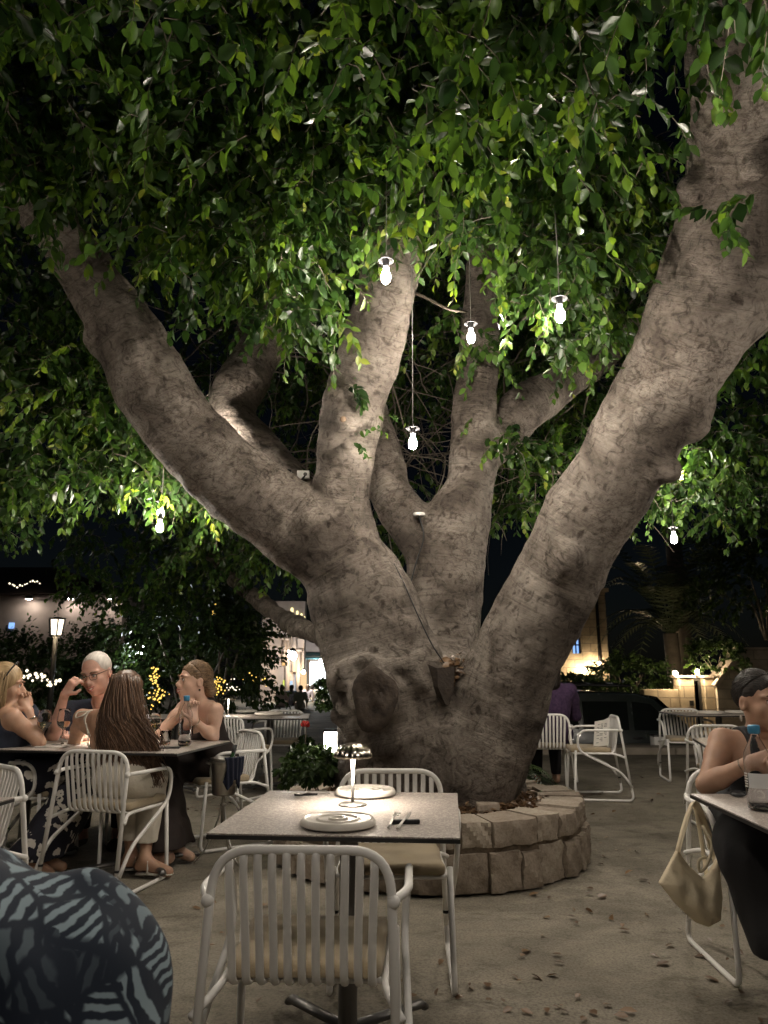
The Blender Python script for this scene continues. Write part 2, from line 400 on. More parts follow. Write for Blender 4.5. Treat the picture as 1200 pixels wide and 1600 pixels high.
def stone_mat(name, stops, sc=6):
    m = bpy.data.materials.new(name); N, L = nt(m); b = N['Principled BSDF']
    tc = N.new('ShaderNodeTexCoord'); o = tc.outputs['Object']
    n1 = noise(N, L, o, sc, 8, .4, .65); n2 = noise(N, L, o, sc * 7, 8, .3, .7)
    at = N.new('ShaderNodeAttribute'); at.attribute_name = 'tint'
    ma = N.new('ShaderNodeMath'); ma.operation = 'MULTIPLY_ADD'; L.new(at.outputs['Fac'], ma.inputs[0]); ma.inputs[1].default_value = .35
    L.new(n1.outputs['Fac'], ma.inputs[2]); ms = N.new('ShaderNodeMath'); ms.operation = 'SUBTRACT'; L.new(ma.outputs[0], ms.inputs[0]); ms.inputs[1].default_value = .17
    c = ramp(N, L, ms.outputs[0], stops).outputs[0]
    d = ramp(N, L, n2.outputs['Fac'], [(.32, (.6, .57, .54)), (.55, (1, 1, 1))]).outputs[0]
    c = mix(N, L, c, d, .7, 'MULTIPLY'); L.new(c, b.inputs['Base Color']); b.inputs['Roughness'].default_value = .9; b.inputs['Specular IOR Level'].default_value = .2
    b1 = N.new('ShaderNodeBump'); b1.inputs['Strength'].default_value = .7; b1.inputs['Distance'].default_value = .02; L.new(n1.outputs['Fac'], b1.inputs['Height'])
    b2 = N.new('ShaderNodeBump'); b2.inputs['Strength'].default_value = .7; b2.inputs['Distance'].default_value = .01
    L.new(n2.outputs['Fac'], b2.inputs['Height']); L.new(b1.outputs[0], b2.inputs['Normal']); L.new(b2.outputs[0], b.inputs['Normal'])
    return m
M['stone'] = stone_mat('limestone_block', [(.25, (.22, .18, .14)), (.5, (.36, .30, .24)), (.75, (.46, .40, .325))])
M['mortar'] = stone_mat('rough_mortar', [(.3, (.14, .11, .08)), (.7, (.24, .19, .14))], 9)
def table_mat():
    m = bpy.data.materials.new('speckled_composite'); N, L = nt(m); b = N['Principled BSDF']
    tc = N.new('ShaderNodeTexCoord'); o = tc.outputs['Object']
    v = N.new('ShaderNodeTexVoronoi'); v.inputs['Scale'].default_value = 230; L.new(o, v.inputs['Vector'])
    v2 = N.new('ShaderNodeTexVoronoi'); v2.inputs['Scale'].default_value = 110; L.new(o, v2.inputs['Vector'])
    n = noise(N, L, o, 60, 6, .5, .7)
    c = ramp(N, L, n.outputs['Fac'], [(.3, (.26, .222, .20)), (.7, (.36, .312, .285))]).outputs[0]
    sep = N.new('ShaderNodeSeparateColor'); L.new(v.outputs['Color'], sep.inputs[0])
    g = ramp(N, L, sep.outputs[0], [(.80, (0, 0, 0)), (.84, (1, 1, 1))]).outputs[0]
    c = mix(N, L, c, (.52, .48, .42), g)
    sep2 = N.new('ShaderNodeSeparateColor'); L.new(v2.outputs['Color'], sep2.inputs[0])
    g2 = ramp(N, L, sep2.outputs[1], [(.85, (0, 0, 0)), (.87, (1, 1, 1))]).outputs[0]
    c = mix(N, L, c, (.45, .41, .36), g2)
    L.new(c, b.inputs['Base Color']); b.inputs['Roughness'].default_value = .42; b.inputs['Specular IOR Level'].default_value = .35
    return m
M['table'] = table_mat()
M['tableedge'] = mat('black_laminate_edge', (.016, .015, .015), .45)
def set_tint(o, vals):          # per-vertex random tone
    a = o.data.attributes.new('tint', 'FLOAT', 'POINT'); a.data.foreach_set('value', np.asarray(vals, np.float32)); return o
# ------------------------------------------------------------------ ground, road, kerb
mb = MB(); n = 60
def gz(x, y): return 0.010 * math.sin(1.3 * x + .7 * y) * math.sin(.9 * y - .4 * x) * (1 if y < 11 else 0)
xs = np.linspace(-9, 9, 73); ys = np.linspace(-3, 13, 65)
V = [(x, y, gz(x, y) - .01) for y in ys for x in xs]; W = 73
mb.add(V, [(j * W + i, j * W + i + 1, (j + 1) * W + i + 1, (j + 1) * W + i) for j in range(64) for i in range(72)])
mb.add([(-400, -400, -.35), (400, -400, -.35), (400, 600, -.35), (-400, 600, -.35)], [(0, 1, 2, 3)])
tag(mb.build('ground', M['ground']), kind='structure')
# ------------------------------------------------------------------ the ficus: trunk with limbs
tree = empty('ficus_tree', (0.35, 5.3, 0.3))
tag(tree, 'huge spreading ficus with thick grey limbs and hanging glossy leaves, rising from the stone planter', 'tree')
limbs = {
 'S': [(655,1275,5.45,190),(640,1190,5.42,225),(608,1075,5.42,185),(572,950,5.42,162),(525,860,5.4,132)],
 'L1': [(540,880,5.4,105),(432,797,5.3,112),(332,725,5.15,104),(262,640,5.0,98),(208,540,4.85,90),(145,440,4.7,79),(90,360,4.5,70),(20,250,4.3,84),(-60,120,4.1,78)],
 'L2': [(545,900,5.4,90),(532,785,5.35,70),(541,690,5.2,72),(556,615,5.1,80),(585,530,4.95,72),(601,470,4.85,68),(615,400,4.75,72),(640,300,4.6,66),(690,160,4.4,70),(730,20,4.2,60)],
 'L3': [(500,830,5.5,70),(440,757,5.8,66),(390,705,5.95,74),(356,645,6.1,66),(388,580,6.2,66),(418,520,6.3,58),(440,440,6.3,50),(430,330,6.2,45)],
 'B': [(690,1130,5.7,120),(690,1000,5.95,100),(695,910,6.05,100),(706,830,6.05,94),(728,775,6.05,64),(740,700,6.05,56),(743,620,6.0,55),(747,540,6.0,50),(752,420,5.9,42),(770,250,5.8,38)],
 'BL': [(690,870,6.05,70),(628,800,6.1,58),(602,740,6.2,52),(590,680,6.25,44),(575,590,6.3,36)],
 'BR': [(748,720,6.1,50),(820,640,6.3,62),(875,600,6.5,50),(940,560,6.8,36),(1010,500,7.1,28)],
 'R': [(715,1275,5.4,130),(742,1190,5.4,165),(790,1065,5.35,146),(850,940,5.2,136),(910,830,5.0,134),(975,720,4.8,138),(1040,600,4.55,146),(1088,500,4.3,158),(1112,420,4.15,150),(1138,320,3.95,140),(1155,220,3.7,150),(1168,100,3.4,165),(1170,-60,3.1,170)],
 'RR': [(1085,500,4.3,120),(1170,440,4.2,130),(1270,380,4.05,125),(1400,300,3.9,110)],
 'BK': [(575,1012,6.2,50),(505,994,7.6,28),(450,970,8.6,26),(395,930,9.3,23),(340,880,9.8,18),(290,800,10.2,14)],
}
TS = SDF((-3.6, 2.6, 0.2), (3.6, 10.4, 5.2), .022)
for nme, pts in limbs.items():
    c = [P(x, y, Y) for x, y, Y, w in pts]; r = [w / 2 / FPX * zc(p) for p, (_, _, _, w) in zip(c, pts)]
    cs = spline(c, 4); rs = []
    for i in range(len(r) - 1):
        for k in range(4): t = k / 4; t = t * t * (3 - 2 * t); rs.append(r[i] + (r[i + 1] - r[i]) * t)
    rs.append(r[-1])
    TS.chain(cs, rs, .02 if nme in ('S', 'R') else .10)
# root flare, saddle between the stems
for a, b, ra, rb in [((560,1230,5.35),(600,1120,5.3),.16,.22), ((800,1262,5.75),(770,1180,5.6),.12,.2), ((650,1285,5.1),(660,1190,5.2),.12,.25), ((745,1290,5.15),(745,1200,5.25),.10,.22),
                     ((690,1120,5.5),(700,1060,5.6),.22,.16)]:
    TS.cone(P(*a), P(*b), ra, rb, .14)
# old pruning collar on the front, pocket beside it, lips
TS.ell(P(590, 1095, 5.05), (.20, .2, .27), .10)
TS.cone(P(600,1090,5.3), P(586,1092,4.90), .24, .165, .07)
for a, b, r in [((548,1050,5.0),(540,1110,4.98),.06), ((522,1060,5.12),(528,1120,5.05),.06), ((528,1120,5.05),(552,1150,4.98),.07), ((552,1150,4.98),(600,1168,4.92),.08),
                ((540,1040,5.02),(570,1030,4.95),.05), ((570,1030,4.95),(640,1040,4.98),.06), ((640,1040,4.98),(690,1120,5.0),.07), ((600,1168,4.92),(650,1150,4.95),.07)]:
    TS.cone(P(*a), P(*b), r * .55, r * .55, .09)
TS.cone(P(534,1050,5.02), P(538,1110,4.98), .045, .06, .02, cut=True); TS.cone(P(534,1055,5.15), P(538,1105,5.1), .045, .06, .02, cut=True)
TS.ell(P(585,1092,4.66), (.128, .10, .20), .02, cut=True)
TS.cone(P(665,1090,4.95), P(690,1110,5.05), .05, .07, .05, cut=True)
# knots and scars
for x, y, Y, r in [(1085,665,4.5,.10),(1092,640,4.55,.08),(1050,735,4.5,.08),(1000,655,4.35,.07),(905,895,4.95,.10),(940,800,4.7,.09),(880,880,4.75,.1),
                   (520,622,4.95,.07),(536,655,4.9,.05),(150,535,4.75,.07),(205,548,4.6,.06),(250,690,4.9,.08),(300,640,4.85,.05),(560,920,5.1,.08),(640,985,5.1,.07),(712,905,5.8,.07),
                   (1080,300,3.75,.08),(1180,260,3.5,.1),(480,820,5.05,.07)]:
    TS.ell(P(x, y, Y + .04), (r * .78, r * .78, r * .95), .12)
for x, y, Y, r in [(521,622,4.86,.028),(1000,655,4.27,.03),(1053,728,4.45,.035),(1085,660,4.38,.03),(880,885,4.66,.03),(1110,690,4.48,.03),(985,600,4.32,.025),(1035,545,4.1,.02),(200,500,4.55,.02),(270,660,4.75,.02),(975,860,4.83,.03),(1120,545,4.1,.025)]:
    TS.ell(P(x, y, Y), (r, r, r), .03, cut=True)
TS.noise(.030, (2.6, 2.6, 2.6), 1); TS.noise(.014, (6.5, 6.5, 8.0), 2); TS.noise(.006, (15, 15, 24), 3)
trunk = TS.build('trunk', M['bark'], tree); del TS
# how far along its limb each point of the bark lies, for the fine rings across the limbs
co_ = np.zeros(len(trunk.data.vertices) * 3, np.float32); trunk.data.vertices.foreach_get('co', co_); co_ = co_.reshape(-1, 3); bd = np.full(len(co_), 9., np.float32); al = np.zeros(len(co_), np.float32); off_ = 0.0
for pts in limbs.values():
    cs = [np.array(P(x, y, Y), np.float32) for x, y, Y, w in pts]; rs = [w / 2 / FPX * zc(c) for c, (_, _, _, w) in zip(cs, pts)]
    for i in range(len(cs) - 1):
        ba = cs[i + 1] - cs[i]; L_ = float(np.linalg.norm(ba)); t = np.clip((co_ - cs[i]) @ ba / L_ ** 2, 0, 1)
        d_ = np.linalg.norm(co_ - cs[i] - t[:, None] * ba, axis=1) - (rs[i] + (rs[i + 1] - rs[i]) * t); m_ = d_ < bd; bd[m_] = d_[m_]; al[m_] = off_ + t[m_] * L_; off_ += L_
    off_ += 3
at_ = trunk.data.attributes.new('along', 'FLOAT', 'POINT'); at_.data.foreach_set('value', al)
# part: pale cut faces, wedge-shaped stub in the fork
mb = MB(); cpt = P(585, 1092, 4.735)
prof = [(0.0, .0)] + [(.02 * i + .006 * (i % 2), .006 * math.sin(i * 2.1)) for i in range(1, 8)]
V = []
for i, (rr, zz) in list(enumerate(prof))[1:]:
    for k in range(24):
        a = 2 * math.pi * k / 24; wb_ = 1 + .07 * math.sin(3 * a + 1) + .05 * math.sin(5 * a); V.append(cpt + Vector((rr * .95 * wb_ * math.cos(a), (.035 if i == 7 else 0) - zz + .008 * math.sin(3 * a), rr * 1.35 * wb_ * math.sin(a))))
F = [(i * 24 + k, i * 24 + (k + 1) % 24, (i + 1) * 24 + (k + 1) % 24, (i + 1) * 24 + k) for i in range(6) for k in range(24)] + [tuple(range(24))[::-1]]
mb.add(V, F)
inv = Matrix.Translation(-tree.location)
def under(o, root): o.parent = root; o.matrix_parent_inverse = root.matrix_basis.inverted(); return o
M['scar'] = mat('weathered_cut_wood', (.035, .026, .021), .9, col2=(.085, .065, .05), vscale=22, bump=.8, bscale=50)
under(mb.build('pruning_scar', M['scar']), tree)
mb = MB(); a = P(689, 1040, 5.13); b = P(690, 1100, 5.14)
top = [(-.095, .0), (-.03, -.06), (.085, -.03), (.10, .07), (-.06, .08)]; bot = [(-.005, -.05), (.02, -.07), (.05, -.05), (.05, .05), (.0, .05)]
V = [a + Vector((x, y, .02 * math.sin(x * 40))) for x, y in top] + [a.lerp(b, .55) + Vector((x * .9, y * 1.1 - .01, 0)) for x, y in top] + [b + Vector((x, y, 0)) for x, y in bot]
n = 5; F = [tuple(range(n))] + [(i + j * n, (i + 1) % n + j * n, (i + 1) % n + (j + 1) * n, i + (j + 1) * n) for j in (0, 1) for i in range(n)]
mb.add(V, F); under(mb.build('cut_stub', M['wood'], None, False), tree)
mb = MB(); c = P(536, 655, 4.84); mb.ball(c, .022, sc=(1, .5, 1)); under(mb.build('trimmed_twig_end', mat('fresh_cut_wood', (.22, .15, .10), .8, var=.2), None), tree)

# ------------------------------------------------------------------ leaves
LT = np.array([(0, 0, 0), (-.27, .32, .05), (0, .32, -.02), (.27, .32, .05), (-.23, .68, .04), (0, .66, -.03), (.23, .68, .04), (0, 1, -.06)], np.float32)
LF = [(0, 2, 1), (0, 3, 2), (1, 2, 5, 4), (2, 3, 6, 5), (4, 5, 7), (5, 6, 7)]
def leaf_mesh(name, pos, ydir, ndir, size, tint, mat_, parent, wide=1.0):
    n = len(pos)
    y = ydir / (np.linalg.norm(ydir, axis=1, keepdims=True) + 1e-9)
    x = np.cross(y, ndir); x /= (np.linalg.norm(x, axis=1, keepdims=True) + 1e-9); z = np.cross(x, y)
    curl = nr.uniform(-.6, 1.6, n)[:, None, None]
    T = np.repeat(LT[None], n, 0).copy(); T[..., 2] -= (curl[..., 0] * .14) * LT[None, :, 1] ** 2; T[..., 0] *= wide * nr.uniform(.8, 1.15, n)[:, None]
    V = pos[:, None] + size[:, None, None] * (T[..., 0:1] * x[:, None] + T[..., 1:2] * y[:, None] + T[..., 2:3] * z[:, None])
    loops = np.concatenate([np.array(f) for f in LF]); lens = np.array([len(f) for f in LF])
    Lp = (loops[None] + 8 * np.arange(n)[:, None]).ravel().astype(np.int32)
    st = (np.concatenate([[0], np.cumsum(lens)[:-1]])[None] + len(loops) * np.arange(n)[:, None]).ravel().astype(np.int32)
    me = bpy.data.meshes.new(name)
    me.vertices.add(n * 8); me.vertices.foreach_set('co', V.astype(np.float32).ravel())
    me.loops.add(len(Lp)); me.loops.foreach_set('vertex_index', Lp)
    me.polygons.add(len(st)); me.polygons.foreach_set('loop_start', st); me.update(calc_edges=True)
    o = link_mesh(name, me, mat_, None, True)
    set_tint(o, np.repeat(tint, 8))
    if parent is not None: under(o, parent)
    return o
def sprays(anchor, out, length, per, droop=1.0, lsize=(.064, .110), twig_r=0.0025):
    """anchor (n,3), out (n,3) unit start directions, length (n,): drooping twigs; returns leaves + twig polylines"""
    n = len(anchor); S = 7; pts = np.zeros((n, S, 3)); pts[:, 0] = anchor; d = out.copy(); seg = (length / (S - 1))[:, None]
    for i in range(1, S):
        d = d + np.array([0, 0, -.34 * droop]) + nr.normal(0, .17, (n, 3)); d /= np.linalg.norm(d, axis=1, keepdims=True)
        pts[:, i] = pts[:, i - 1] + d * seg
    t = np.linspace(.08, 1, per)[None] + nr.uniform(-.03, .03, (n, per)); t = np.clip(t, 0, .999) * (S - 1)
    i0 = t.astype(int); fr = (t - i0)[..., None]; ar = np.arange(n)[:, None]
    p = pts[ar, i0] * (1 - fr) + pts[ar, i0 + 1] * fr; tg = pts[ar, i0 + 1] - pts[ar, i0]; tg /= np.linalg.norm(tg, axis=2, keepdims=True) + 1e-9
    side = np.cross(tg, nr.normal(0, 1, (n, 1, 3)) + np.array([0, 0, .3])); side /= np.linalg.norm(side, axis=2, keepdims=True) + 1e-9
    alt = np.where(np.arange(per) % 2, 1, -1)[None, :, None]
    yd = tg * nr.uniform(.3, .8, (n, per, 1)) + side * alt * nr.uniform(.5, 1, (n, per, 1)) + np.array([0, 0, -.58]) + nr.normal(0, .30, (n, per, 3))
    nd = nr.normal(0, .6, (n, per, 3)) + np.array([0, -.2, .9])
    sz = nr.uniform(lsize[0], lsize[1], (n, per)) * (1 - .35 * (np.linspace(0, 1, per) ** 3))[None]
    tint = np.clip(nr.beta(2, 2.6, (n, 1)) * .75 + nr.uniform(-.18, .25, (n, per)) + .25 * (np.linspace(0, 1, per) ** 4)[None], 0, 1)
    return p.reshape(-1, 3), yd.reshape(-1, 3), nd.reshape(-1, 3), sz.ravel(), tint.ravel(), pts
def twigs(name, pts, r, mat_, parent):
    n, S, _ = pts.shape; d = np.gradient(pts, axis=1); d /= np.linalg.norm(d, axis=2, keepdims=True) + 1e-9
    a = np.cross(d, np.array([.3, .9, .1])); a /= np.linalg.norm(a, axis=2, keepdims=True) + 1e-9; b = np.cross(d, a)
    rr = np.asarray(r)[:, None] * np.linspace(1, .35, S)[None]; ang = np.arange(3) * 2 * np.pi / 3
    V = pts[:, :, None] + rr[..., None, None] * (np.cos(ang)[None, None, :, None] * a[:, :, None] + np.sin(ang)[None, None, :, None] * b[:, :, None])
    q = []
    for i in range(S - 1):
        for k in range(3): q.append((i * 3 + k, i * 3 + (k + 1) % 3, (i + 1) * 3 + (k + 1) % 3, (i + 1) * 3 + k))
    Q = (np.array(q)[None] + (S * 3 * np.arange(n))[:, None, None]).reshape(-1).astype(np.int32)
    me = bpy.data.meshes.new(name); me.vertices.add(n * S * 3); me.vertices.foreach_set('co', V.astype(np.float32).ravel())
    me.loops.add(len(Q)); me.loops.foreach_set('vertex_index', Q); me.polygons.add(len(Q) // 4); me.polygons.foreach_set('loop_start', np.arange(0, len(Q), 4, dtype=np.int32)); me.update(calc_edges=True)
    o = link_mesh(name, me, mat_, None, True)
    if parent is not None: under(o, parent)
    return o
# regions of the crown: (x0, x1, y0, y1, Y0, Y1, sprays); x/y give the direction of the region's middle, Y its distance
REG = [
 (-500, 1000, -700, -120, 1.6, 3.2, 420), (1000, 1800, -700, -150, 1.8, 3.6, 160), (1050, 1240, -90, 10, 1.75, 2.3, 34), (1020, 1110, -40, 60, 2.5, 2.9, 14), (20, 120, 285, 345, 3.8, 4.3, 18),
 (-450, 1000, -150, 110, 2.3, 4.2, 520), (-350, 1000, 60, 260, 3.0, 4.9, 620), (560, 1010, 60, 280, 2.3, 3.6, 70),
 (150, 1000, 200, 330, 3.5, 5.2, 340), (-300, 60, 200, 420, 3.4, 4.4, 60),
 (200, 360, 300, 420, 3.5, 4.6, 46), (270, 500, 300, 470, 3.6, 4.8, 120), (400, 520, 420, 545, 3.9, 4.7, 42), (440, 545, 300, 420, 3.8, 4.6, 40),
 (640, 800, 300, 380, 3.8, 4.8, 60), (650, 720, 340, 430, 3.9, 4.5, 12),
 (800, 960, 300, 430, 3.8, 4.7, 90), (800, 950, 400, 520, 4.0, 4.6, 44), (860, 985, 430, 580, 4.6, 5.6, 60), (940, 1030, 300, 420, 4.4, 5.4, 60),
 (-450, 60, 330, 620, 5.0, 7.0, 420), (-450, 180, 560, 800, 5.2, 7.2, 620), (120, 330, 640, 790, 5.8, 7.4, 260), (300, 430, 740, 830, 6.2, 7.4, 110), (60, 200, 430, 640, 5.6, 7.2, 160), (-450, 40, 740, 850, 5.8, 7.6, 160),
 (1080, 1700, 420, 800, 6.0, 8.6, 700), (1180, 1700, 200, 520, 4.6, 7.0, 320), (1020, 1250, 690, 830, 6.4, 8.4, 150),
 (760, 1000, 610, 830, 6.8, 8.8, 330), (1000, 1080, 560, 820, 6.6, 8.6, 120),
 (360, 1050, 240, 660, 7.2, 9.6, 1500), (-300, 420, 250, 640, 7.4, 9.0, 420), (430, 700, 600, 800, 7.6, 9.6, 130), (560, 700, 780, 900, 7.6, 8.6, 40),
 (260, 520, 820, 910, 7.6, 9.6, 150), (100, 330, 820, 960, 9.5, 11.5, 160), (700, 860, 500, 620, 6.4, 7.6, 50), (690, 800, 520, 580, 5.5, 5.8, 12), (755, 830, 680, 730, 5.8, 6.3, 18),
]
A = []; LN = []
for x0, x1, y0, y1, Y0, Y1, n in REG:
    for _ in range(n):
        Y = rnd.uniform(Y0, Y1); p = P(rnd.uniform(x0, x1), rnd.uniform(y0, y1), Y); A.append(p + Vector((0, 0, .16))); LN.append(rnd.uniform(.28, .62))
for x, y, Y, l in [(1080, 150, 3.0, .35), (1060, 165, 3.1, .3), (1130, 365, 3.2, .25), (1150, 350, 3.2, .3), (1190, 330, 3.0, .35), (1110, 375, 3.25, .25), (545, 625, 4.75, .2), (75, 330, 3.6, .3), (110, 320, 3.7, .3), (195, 340, 3.9, .3),
                   (1130, -60, 2.1, .4), (1170, -50, 2.0, .4), (1160, -20, 2.15, .35), (1190, -10, 2.1, .4), (1200, 20, 2.2, .3), (930, -20, 2.2, .45), (990, 20, 2.3, .45), (960, 40, 2.4, .4), (1000, 70, 2.5, .4), (880, 30, 2.5, .4), (770, 20, 2.4, .4), (500, 60, 2.3, .4), (470, -10, 2.2, .35), (75, 80, 2.6, .4), (160, 150, 2.9, .35)]:
    A.append(P(x, y, Y) + Vector((0, 0, .1))); LN.append(l)
A = np.array([tuple(a) for a in A]); LN = np.array(LN)
o_ = nr.normal(0, 1, A.shape); o_[:, 2] = np.abs(o_[:, 2]) * .3; o_ /= np.linalg.norm(o_, axis=1, keepdims=True)
pos, yd, nd, sz, ti, tp = sprays(A, o_, LN, 16)
leaf_mesh('crown', pos, yd, nd, sz, ti, M['leaf'], tree)
M['twig'] = mat('twig_bark', (.14, .115, .09), .8, var=.2)
twigs('twigs', tp, nr.uniform(.002, .0045, len(tp)), M['twig'], tree)
# thin dry inner branches running through the dark inside of the crown
B0 = []; 
for _ in range(800):
    x, y = rnd.uniform(330, 1050), rnd.uniform(200, 760); B0.append(P(x, y, rnd.uniform(6.6, 9.2)))
B0 = np.array([tuple(b) for b in B0]); o_ = nr.normal(0, 1, B0.shape); o_ /= np.linalg.norm(o_, axis=1, keepdims=True)
_, _, _, _, _, bp = sprays(B0, o_, nr.uniform(.6, 1.6, len(B0)), 3, .25)
twigs('inner_branches', bp, nr.uniform(.002, .013, len(bp)), M['twig'], tree)
# sprig growing straight from the middle limb, bare branch by the bulb
s0 = np.array([tuple(P(548, 678, 4.93)), tuple(P(548, 690, 4.9)), tuple(P(585, 650, 4.95)), tuple(P(560, 640, 4.88))])
od = np.array([(.9, -.3, .25), (.6, -.4, -.1), (.9, -.3, .3), (-.1, -.4, .6)]); od /= np.linalg.norm(od, axis=1, keepdims=True)
for k in range(4):
    pos, yd, nd, sz, ti, tp = sprays(s0[k:k + 1], od[k:k + 1], np.array([.28]), 11, .35, (.045, .065))
    o = leaf_mesh('sprig', pos, yd, nd, sz, ti, M['leaf'], tree)
mb = MB(); mb.tube(spline([P(640, 455, 4.9), P(665, 465, 4.7), P(700, 483, 4.6), P(730, 488, 4.6)], 4), [.012, .006], 6); under(mb.build('bare_branch', M['twig']), tree)
# dry leaf litter caught in the fork
lp = []
for _ in range(260):
    q = P(rnd.gauss(714, 10), rnd.gauss(1056, 14), rnd.uniform(5.2, 5.5)); lp.append(tuple(q))
lp = np.array(lp); M['dryleaf'] = leaf_mat('dry_leaf', [(0, (.07, .04, .022)), (1, (.24, .15, .08))], .1)
o = leaf_mesh('leaf_debris', lp, nr.normal(0, 1, lp.shape) * (1, 1, .3), nr.normal(0, .4, lp.shape) + (0, -.5, 1), nr.uniform(.04, .08, len(lp)), nr.random(len(lp)), M['dryleaf'], tree); o['kind'] = 'stuff'

# ------------------------------------------------------------------ things fixed to the tree: cables, socket box, little spot
def cable(name, pts, r, label):
    mb = MB(); mb.tube(spline(pts, 5), r, 6); return tag(mb.build(name, M['cable']), label, 'cable')
M['cord'] = mat('grey_cord', (.22, .21, .19), .6)
# ------------------------------------------------------------------ hanging bulbs
def hanging_bulb(p, label, cord=2.0, shade=True, bulb_r=.031):
    t = empty('hanging_bulb', p); tag(t, label, 'bulb lamp', 'bare bulbs hanging in the tree')
    mb = MB(); mb.lathe([(.001, -.050), (.012, -.047), (.022, -.035), (.0265, -.017), (.025, .001), (.018, .018), (.0125, .030), (.0125, .046)], 14, cap=True)
    mb.build('bulb', M['bulb'], t)
    mb = MB(); mb.lathe([(.0155, .048), (.018, .052), (.018, .095), (.010, .105), (.004, .115)], 14, cap=True); mb.build('socket', M['black'], t)
    if shade:
        mb = MB(); mb.lathe([(.018, .090), (.038, .087), (.043, .082), (.045, .086), (.038, .091), (.018, .096)], 22); mb.build('shade_disc', M['black'], t)
    mb = MB(); mb.tube([(0, 0, .11), (.003, 0, .11 + cord * .5), (0, 0, .11 + cord)], .003, 5); mb.build('cord', M['cord'], t)
    return t
hanging_bulb(P(603, 430, 3.75), 'topmost hanging bulb, in front of the middle limb near the leaves', .9)
hanging_bulb(P(736, 525, 4.6), 'hanging bulb with white disc beside the end of the bare branch', .8)
hanging_bulb(P(875, 490, 3.72), 'hanging bulb inside the bright cluster of green leaves', .5)
hanging_bulb(P(645, 690, 4.5), 'lowest central hanging bulb on a long straight cord', 1.5)
hanging_bulb(P(250, 822, 5.7), 'lower bulb of the touching pair below the slanting limb', .3, False)
hanging_bulb(P(251, 800, 5.9), 'upper bulb of the touching pair below the slanting limb', .6)
hanging_bulb(P(1053, 840, 6.3), 'hanging bulb under the leaves beyond the thick leaning limb', .6)
hanging_bulb(P(324, 676, 5.62), 'assumed bulb hidden behind the slanting limb that lights the leaves in its crook', .5)  # unseen, assumed from the lit rear limb and the leaves beside it
hanging_bulb(P(1040, 728, 6.5), 'assumed bulb hidden behind the thick leaning limb that lights the leaves at the right', .5)  # unseen, assumed from the strongly lit leaves at the right
hanging_bulb(P(905, 790, 7.2), 'assumed bulb hidden behind the thick leaning limb, farther from us', .5)  # unseen, assumed from the lit leaves left of the leaning limb
# unseen bulbs added outside the view to light the chairs, trunk and leaves
for p in [(-.15, .2, 2.35), (1.5, 1.75, 2.95), (2.9, 3.6, 2.4), (-2.9, 3.4, 2.4)]:
    hanging_bulb(Vector(p), 'added bare bulb outside the view, lighting the front tables', .8)
cable('power_cable', [P(598, 850, 5.3), P(628, 905, 5.2), P(650, 955, 5.15), P(674, 1005, 5.12), P(694, 1036, 5.10)], .005, 'black cable running down the edge of the left stem')
cable('power_cable', [P(655, 806, 5.75), P(662, 840, 5.72), P(650, 880, 5.74), P(640, 930, 5.7), P(655, 985, 5.6)], .006, 'thin black cable from the small disc lamp in the rear fork')
cable('power_cable', [P(375, 712, 5.2), P(400, 738, 5.15), P(430, 765, 5.15), P(460, 760, 5.3), P(478, 742, 5.35)], .008, 'black cable drooping from the slanting limb to the socket box')
t = empty('socket_box', P(474, 742, 5.36)); tag(t, 'small white socket box wedged where the limbs fork', 'socket box')
mb = MB(); mb.box((-.045, -.02, -.03), (.045, .02, .03), .006); mb.build('housing', M['white'], t)
mb = MB(); mb.tube([(.016, -.019, 0), (.016, -.0225, 0)], .014, 12); mb.build('outlet', M['darksteel'], t)
t = empty('spotlight', P(452, 742, 5.4)); tag(t, 'small black spotlight in the fork beside the white socket box', 'spotlight')
mb = MB(); mb.tube([(0, -.05, 0), (0, .05, .02)], [.03, .024], 12); mb.build('body', M['black'], t)
mb = MB(); mb.lathe([(0.001, 0), (.024, 0), (.028, .004)], 14); o = mb.build('lens', M['steel'], t); o.rotation_euler = (R(80), 0, 0); o.location = (0, -.053, 0)
t = empty('disc_lamp', P(655, 804, 5.78)); tag(t, 'small round white disc lamp in the rear fork', 'lamp')
mb = MB(); mb.lathe([(.001, -.012), (.045, -.012), (.048, 0), (.045, .012), (.001, .014)], 18); mb.build('body', M['white'], t)
mb = MB(); mb.tube([(0, 0, -.012), (0, .03, -.05)], .008, 6); mb.build('bracket', M['black'], t)
